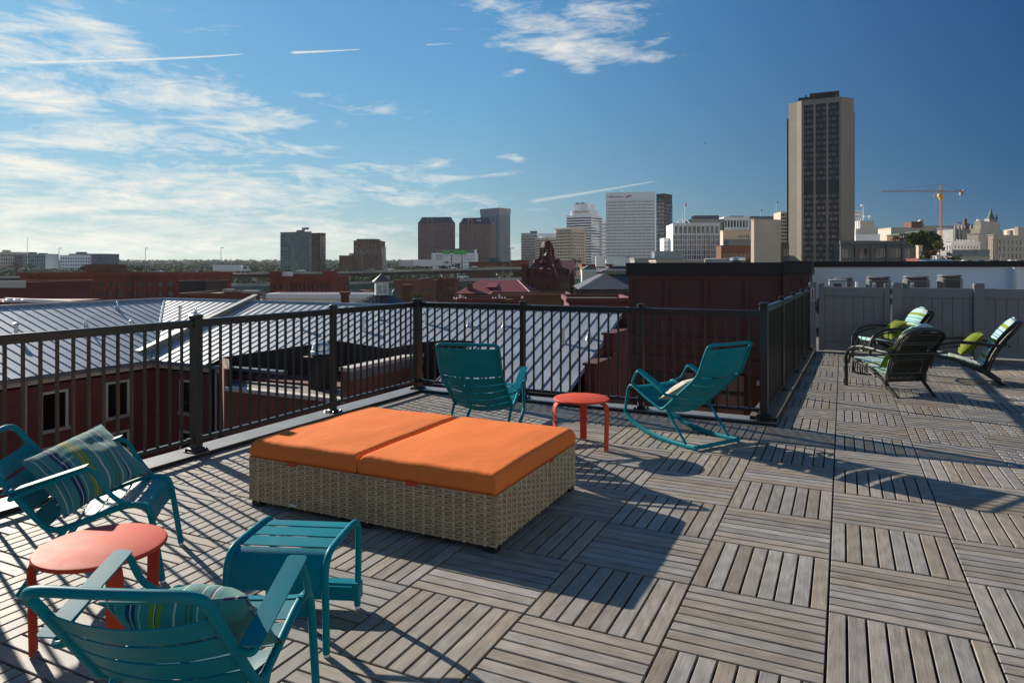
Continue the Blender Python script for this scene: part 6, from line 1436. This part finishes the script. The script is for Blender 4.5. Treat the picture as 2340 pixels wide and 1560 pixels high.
# train shed
D=140
ts=empty('train_shed',(*at(1311,D),ZG),TH-.05,'long train shed with stacked dark slate roofs, left of the brown building','building')
z0=zat(657,D)-ZG; z1=zat(627,D)-ZG; z2s=zat(617,D)-ZG; z3=zat(608,D)-ZG; W3=16
sub('glazed_wall',[gl_black],ts,lambda b:b.box(1.3,W3,.0,24,0,z0-.3),False)
def f(b):
    for i in range(12): b.box(1.3+i*1.3,1.45+i*1.3,-.2,-.01,0,z0-.3)
    b.box(1.2,W3,-.25,-.01,z0-.6,z0-.31); b.box(1.2,W3,-.25,-.01,z0-3.2,z0-3.0)
sub('steel_frame',[M('dark_frame',(.03,.035,.035),.5)],ts,f,False)
sub('lower_roof',[M('grey_slate_roof',(.065,.07,.085),.6,0,.15,.5)],ts,lambda b:b.hexa([(.8,-1,z0-.3),(W3+1,-1,z0-.3),(W3+1,25,z0-.3),(.8,25,z0-.3),(6.5,6,z1),(W3+1,6,z1),(W3+1,18,z1),(6.5,18,z1)]),False)
sub('clerestory',[gl_teal],ts,lambda b:b.box(7.0,W3,6.5,17,z1-.2,z2s-.2),False)
sub('upper_roof',[M('grey_slate_roof',(.12,.13,.16))],ts,lambda b:(b.hexa([(6.2,5,z2s-.2),(W3+1,5,z2s-.2),(W3+1,18,z2s-.2),(6.2,18,z2s-.2),(8,8,z3-.3),(W3+1,8,z3-.3),(W3+1,15,z3-.3),(8,15,z3-.3)]),b.box(7.7,W3,7.6,15.4,z3-.3,z3)),False)
# assorted low blocks between the landmarks
LB='low buildings in the old warehouse district'
def low_(label,pl,pr_,yt,d,mat,zz=None,**k): return bldg('low_building',label,'building',pl,pr_,pr_+2,yt,d,1,mat,k.get('sp',[('A',.05,.95,.4,.9,max(3,int((pr_-pl)/7)),2,.4,.45,gl_grey,'grid',.15)]),.5,depth=k.get('dep',14),extra=k.get('ex'))
low_('maroon brick block with a flat roof, between the warehouse and the green tree',408,470,646,190,darkgr,sp=[])
low_('low brown brick building with a white coping, in front of the small green tree',415,497,676,120,brick4,sp=[])
low_('long pale flat roofed building, between the ridge of the metal roof and the cupola',619,860,682,70,whitec,sp=[],dep=3)
low_('brown brick rooming block behind the cupola, under the green ramp',900,990,643,240,M('rose_brick',(.20,.09,.065),.85,0,.2,.3))
low_('rose brown brick block under the green ramp, right of the brown one',960,1040,640,250,M('rose_brick2',(.16,.06,.04),.85,0,.2,.3))
low_('dark billboard backed building with a teal hipped roof, under the slim grey tower',1072,1190,600,420,brick4,sp=[('A',.3,.72,.5,.95,1,1,.95,.8,gl_black,'grid',.2)],ex=lambda r,wA,wB,h:hip(r,wA*.35,wA*.62,0,8,h,h+3,(2,3),copper))
low_('white and red brick hall with teal trim, behind the clock tower on its left',1168,1208,596,520,brick3)
low_('dark red brick terrace below the tan ribbed tower',1330,1400,606,330,brick3)
low_('red brick row right of the clock tower with a white panelled front',1338,1392,612,300,brickm)
low_('flat cream rooftop building below the big white tower',1385,1455,592,430,whitec)
low_('long grey roofed building with cream vents directly above the brown building',1450,1560,592,330,congr)
low_('cream low building left of the steel turbine fan',1500,1660,597,260,beige)
low_('jumbled tan brick building above the brown wall, left of the pale slab',1648,1716,562,540,brick4)
low_('pale grey hillside block under the stone office block',1665,1716,548,600,congr)
low_('blue grey glazed building at the foot of the columned office block',1496,1560,575,560,greyfin)
low_('tan stone low building, right foot of the stepped stone building',2176,2262,588,420,beige,sp=[('A',.05,.95,.5,.9,12,2,.4,.5,gl_dark,'grid',.2)])
low_('red awninged low building right of the low pavilion',2100,2125,592,420,redroof,sp=[])
low_('small white house beneath the hillside trees',2140,2172,586,430,white)
low_('small stone house squeezed between the pavilion and the dark trees',2099,2108,562,470,beige,sp=[],dep=3)
low_('dark brick roofs in front of the red roofed station',1050,1190,690,95,brickm,sp=[],dep=8)
low_('maroon brick roofscape with white units in front of the train shed',1300,1440,690,80,brickm,sp=[],dep=10)
low_('brown brick building with a slanted tin roof, below the clock tower',1120,1300,678,115,brick4,sp=[],dep=10)
low_('pale blue glass shed roofs left of the dark billboard building',880,960,655,330,greyfin,sp=[])
wp=empty('white_panel_tower',(*at(1362,300),ZG),TH,'white billboard like panel with a curved top right of the clock tower','panel'); k=300/F; zp=zat(586,300)-ZG
sub('panel',[white],wp,lambda b:(b.box(0,22*k,0,1.5,zat(612,300)-ZG-3,zp),b.tube([(11*k,.1,zp-9*k),(11*k,1.4,zp-9*k)],11.5*k,20)))
sub('support',[brickm],wp,lambda b:b.box(19*k,24*k,.2,4,0,zp-3),False)
r=empty('classical_pavilion',(*at(1330,255),ZG),TH,'small white columned building with a green gable right of the clock tower','building'); k=255/F; z0=zat(632,255)-ZG; z1=zat(618,255)-ZG
sub('wall',[white],r,lambda b:[b.box((i*4.2)*k,(i*4.2+1.8)*k,0,.5,z0-1,z1-.2) for i in range(8)]+[b.box(-k,32*k,0,4,z1-.2,z1+.3),b.box(0,31*k,.6,4,0,z1-.3)],False)
sub('gable_roof',[copper],r,lambda b:b.hexa([(-k,0,z1+.3),(33*k,0,z1+.3),(33*k,6,z1+.3),(-k,6,z1+.3),(15*k,0,z1+1.9),(17*k,0,z1+1.9),(17*k,6,z1+1.9),(15*k,6,z1+1.9)]),False)
# chimneys on near roofs
for px,py,w_,d_,lab in ((521,661,18,62,'brick chimney with a grey cap above the metal roof ridge, left'),(570,664,30,64,'broad stone and brick chimney wall beside the capped chimney'),(787,667,16,66,'dark brick chimney just left of the cupola roof'),(840,663,14,75,'squat dark chimney left behind the cupola'),(929,650,17,72,'tall dark chimney right of the cupola'),(1163,684,12,60,'small dark chimney above the railing, left of the clock tower base')):
    k=d_/F; r=empty('chimney',(*at(px,d_),ZG),TH,lab,'chimney'); zt_=zat(py,d_)-ZG
    sub('stack',[brick4],r,lambda b:b.box(-w_*k/2,w_*k/2,0,w_*k*.8,0,zt_-.25),False); sub('cap',[congr if 'grey' in lab or 'stone' in lab else brick4],r,lambda b:b.box(-w_*k/2-.1,w_*k/2+.1,-.1,w_*k*.8+.1,zt_-.249,zt_),False)
r=empty('rooftop_equipment',(*at(660,85),ZG),TH,'row of small white rooftop machines below the brick office building','rooftop equipment')
k=85/F; zt_=zat(676,85)-ZG
sub('deck_roof',[brickm],r,lambda b:b.box(-3,11,0,8,0,zt_-.5),False)
for i in range(7): sub('unit',[white if i%2 else steel],r,lambda b:(b.cbox(i*1.3-1,i*1.3-.3,.5,1.2,zt_-.49,zt_-.49+R.uniform(.25,.6),.04)))
def utility(px,d,label):
    r=empty('utility_pole',(*at(px,d),ZG),TH,label,'utility pole','wooden utility poles'); zt_=zat(673,d)-ZG
    sub('pole',[white],r,lambda b:b.tube([(0,0,0),(.0,0,zt_)],.12,6))
    sub('cross_arm',[white],r,lambda b:(b.box(-1.0,1.0,-.06,.06,zt_-.7,zt_-.58),b.box(-.7,.9,-.06,.06,zt_-1.5,zt_-1.4)))
    for q in (-.9,-.5,.4,.8): sub('insulator',[white],r,lambda b:b.lathe([(.05,0),(.09,.12),(.03,.2)],6,(q,0,zt_-.58)))
    sub('brace',[white],r,lambda b:b.tube([(-.1,0,zt_-2.2),(.6,0,zt_-.6)],.07,5))
utility(1052,100,'utility pole with cross arms at the left end of the red roofed station'); utility(1141,100,'utility pole with cross arms in front of the middle of the red roofed station')
r=empty('blue_tarp_tent',(*at(1322,85),zat(706,85)),TH,'bright blue tarp tent among the roofs left of the brown building','tent'); sub('canopy',[M('blue_tarp',(.02,.16,.55),.5)],r,lambda b:b.lathe([(.9,.3),(.5,.75),(.05,1.0)],6)); sub('frame',[steel],r,lambda b:[b.tube([(x,y,-1.5),(x,y,.3)],.03,4) for x in (-.7,.7) for y in (-.4,.4)])

# ---- trees
leafm={}
def leaf_mat(n,c):
    if n in leafm: return leafm[n]
    m=bpy.data.materials.new(n); m.use_nodes=True; t=NT(m.node_tree); b=t.n['Principled BSDF']; ge=t.new('ShaderNodeNewGeometry'); tc=t.new('ShaderNodeTexCoord')
    nz=t.noise(tc.outputs['Object'],.35,3); r=ge.outputs['Random Per Island']; f=t.m('ADD',t.m('MULTIPLY',r,.6),t.m('MULTIPLY',nz,.5))
    t.ln(t.mix(t.ramp(f,[(.25,0),(.8,1)]),tuple(x*.55 for x in c),tuple(x*1.6 for x in c)),b.inputs['Base Color']); b.inputs['Roughness'].default_value=1; b.inputs['Specular IOR Level'].default_value=.05
    leafm[n]=m; return m
green=leaf_mat('green_leaves',(.040,.062,.014)); dkgreen=leaf_mat('dark_green_leaves',(.022,.042,.014)); yel=leaf_mat('yellow_autumn_leaves',(.16,.105,.015)); lime=leaf_mat('light_green_leaves',(.085,.105,.018)); farg=leaf_mat('far_woodland_leaves',(.070,.095,.050)); rus=leaf_mat('rusty_leaves',(.13,.05,.018))
bark=M('bark',(.06,.045,.035),.9)
def crown_mb(b,c,rx,rz,n,lf,rr,lumps=9):
    cl=[(Vector((0,0,0)),.62)]+[(Vector((rr.uniform(-.65,.65),rr.uniform(-.65,.65),rr.uniform(-.5,.6))),rr.uniform(.28,.5)) for _ in range(lumps)]
    for _ in range(n):
        o,s=rr.choice(cl)
        v=Vector((rr.gauss(0,1),rr.gauss(0,1),rr.gauss(0,1))).normalized()*(rr.random()**.4)*s
        p=o+v; p=Vector((c[0]+p.x*rx,c[1]+p.y*rx,c[2]+p.z*rz))
        a=Vector((rr.uniform(-1,1),rr.uniform(-1,1),rr.uniform(-.6,.6))).normalized(); e=a.cross(Vector((rr.uniform(-1,1),rr.uniform(-1,1),rr.uniform(-1,1)))).normalized(); l=lf*rr.uniform(.6,1.3)
        b.face([p-a*l,p+e*l*.6,p+a*l,p-e*l*.6])
def tree(px0,px1,ytop,ybot,d,mat,label,n=900,group='trees among the far buildings'):
    k=d/F; rr=random.Random(int(px0*7+ytop)); cx=(px0+px1)/2; rx=(px1-px0)/2*k; zt_=zat(ytop,d); zb_=zat(ybot,d); rz=(zt_-zb_)/2
    x,y=at(cx,d); r=empty('tree',(x,y,ZG),0,label,'tree',group); cz=(zt_+zb_)/2-ZG
    def tr(b):
        b.tube([(0,0,0),(.1,0,cz*.5),(0,0,cz)],[rx*.12+.1,rx*.09+.07,rx*.05],6)
        for _ in range(5): a=rr.uniform(0,6.28); b.tube([(0,0,cz-rz*.6),(math.cos(a)*rx*.5,math.sin(a)*rx*.5,cz+rz*.2)],[rx*.05,rx*.02],4)
    sub('trunk',[bark],r,tr); sub('crown',[mat],r,lambda b:crown_mb(b,(0,0,cz),rx,rz,n,max(.22,min(rx,rz)*.13),rr),False)
for a in ((433,481,648,676,200,lime,'bright green tree between the warehouse and the chimneys',1400),
 (964,990,594,612,500,dkgreen,'round dark tree in front of the left purple brown tower',500),(1022,1062,600,622,460,green,'green tree below the white and green apartment block',900),(1060,1088,606,624,450,yel,'yellow autumn tree below the right end of the white and green block',700),
 (1000,1030,601,620,470,green,'small green tree left below the white and green block',500),(1096,1112,603,612,470,lime,'small bush like tree above the teal hipped roof',300),(935,965,672,686,150,lime,'light green bush right of the cupola',400),(1170,1200,619,632,300,green,'small green tree left beside the clock tower roof',400),
 (1232,1272,678,690,130,lime,'row of light green planting at the foot of the clock tower',400),(1300,1330,588,604,420,dkgreen,'dark tree at the foot of the tan ribbed tower',400),(1700,1716,588,604,420,lime,'yellow green tree at the foot of the pale slab tower',500),
 (2030,2062,533,552,620,dkgreen,'dark tree rising above the roof of the low pavilion',500),(2076,2148,529,585,500,green,'largest green tree on the hillside right of the low pavilion',2200),(2060,2100,536,560,560,green,'green tree just above the right end of the low pavilion',900),(2130,2165,548,575,470,lime,'olive tree beside the white stucco building',900),
 (2100,2150,570,600,440,dkgreen,'dark lower tree between the pavilion and the small white house',900),(2123,2150,568,584,430,rus,'rust tinted tree top over the small white house',500),(2160,2200,580,598,410,dkgreen,'dark shrub like tree left of the low tan stone building',600),(2098,2118,588,602,400,lime,'light green street tree by the red awning',400),(2148,2166,590,602,400,rus,'rusty small tree below the white house',300),
 (20,58,603,616,620,yel,'yellow tree in front of the left apartment blocks',500),(58,84,602,616,640,lime,'light green tree right of the yellow one, far left',400),(27,45,600,608,760,dkgreen,'dark tree in front of the blue grey apartment block',300),(176,206,603,624,520,green,'round green tree left behind the warehouse rooftop box',700),(258,300,606,626,520,lime,'light green tree right behind the warehouse rooftop box',800),(300,330,604,622,560,green,'green tree behind the warehouse right end',700)): tree(*a)
# distant woodland: hills and their canopy, one mass nobody could count
hm=MB(); rr=random.Random(3)
def ridge(d,x0,x1,base,amp,seed):
    n=60; top=[]
    for i in range(n+1):
        px=x0+(x1-x0)*i/n; py=base-amp*noise.noise((i*.13,seed,0))-amp*.5*noise.noise((i*.4,seed,3)); top.append((px,py))
    v=[]
    for px,py in top: x,y=at(px,d); xb,yb=at(px,d*1.35); xf_,yf=at(px,d*.82); v+=[(xf_,yf,ZG),(x,y,zat(py,d)),(xb,yb,ZG)]
    b=[(i*3+j,i*3+j+1,i*3+j+4,i*3+j+3) for i in range(n) for j in range(2)]
    hm.idx(v,b)
ridge(3200,-500,3000,600,3,1); ridge(4800,-500,3000,595,3,5)
tag(hm.build('hills',[M('wooded_hill_ground',(.04,.05,.03),.95)],None),kind='structure')
def woods():
    b=MB()
    for d,n,base,am,lf in ((4700,900,594,3,9),(3100,1500,598,4,6),(2100,1400,603,4,5),(1500,1300,608,5,3.6),(1050,900,613,5,2.6),(760,700,618,6,2.0),(560,420,626,6,1.5)):
        for i in range(n):
            px=rr.uniform(-150,1500 if d>1200 else 1300); dd=d*rr.uniform(.85,1.15); x,y=at(px,dd)
            zt_=zat(base+rr.uniform(-am,am)*.6,dd); zt_=max(zt_,ZG+7); R_=rr.uniform(5,9)*(1+dd/3000)
            for q in range(12):
                v=Vector((rr.gauss(0,1),rr.gauss(0,1),abs(rr.gauss(0,1)))).normalized(); c=Vector((x,y,zt_-R_))+v*R_*rr.uniform(.7,1)
                t1=v.cross(Vector((rr.uniform(-1,1),rr.uniform(-1,1),rr.uniform(-1,1)))).normalized(); t2=v.cross(t1); l=lf*rr.uniform(.5,1.0)
                b.face([c-t1*l,c+t2*l,c+t1*l,c-t2*l])
    return b
o=woods().build('woodland',[farg],None); tag(o,'far wooded river plain and hills along the horizon','trees',kind='stuff')
def clutter():
    b=MB()
    for i in range(420):
        px=rr.uniform(-100,1500); d=rr.uniform(420,1000); x,y=at(px,d); s=rr.uniform(6,16)
        b.box(x,x+s,y,y+s*.7,ZG,ZG+rr.uniform(3,7))
    return b
o=clutter().build('far_rooftops',[M('mixed_far_roofs',(.16,.14,.13),.8,0,.5,.02,isl=.5)],None); tag(o,'far low rooftops scattered between the trees below the viaduct','buildings',kind='stuff')
# birds
for px,py,d,lb in ((1612,328,90,'larger tiny dark bird in the sky left of the tall tower'),(1551,394,140,'smaller tiny dark bird in the sky above the white office tower')):
    p=P(px,py,d); r=MB(); r.lathe([(.01,-.2),(.05,-.1),(.06,.05),(.02,.2)],8); r.xf(Matrix.Rotation(1.3,4,'X')); r.face([(0,0,.02),(-.12,.09,.14),(-.10,-.06,.12)]); r.face([(0,0,.02),(.12,.09,.14),(.10,-.06,.12)])
    o=r.build('bird',[darkgr],None,True); o.location=p; tag(o,lb,'bird')

# ---- air: one closed box of thin haze round everything
HD=.000028
hb=MB(); hb.box(-9500,9500,-3500,16500,ZG-3,230); hz_=hb.build('haze',M('haze_placeholder',(.5,.5,.5)),None); hz_.data.materials.clear()
hm_=bpy.data.materials.new('thin_haze'); hm_.use_nodes=True; t=NT(hm_.node_tree); t.n.clear(); pv=t.new('ShaderNodeVolumePrincipled'); pv.inputs['Color'].default_value=(.80,.88,1,1); pv.inputs['Density'].default_value=HD; pv.inputs['Anisotropy'].default_value=.3
ou=t.new('ShaderNodeOutputMaterial'); t.ln(pv.outputs[0],ou.inputs['Volume']); hz_.data.materials.append(hm_); tag(hz_,kind='stuff')
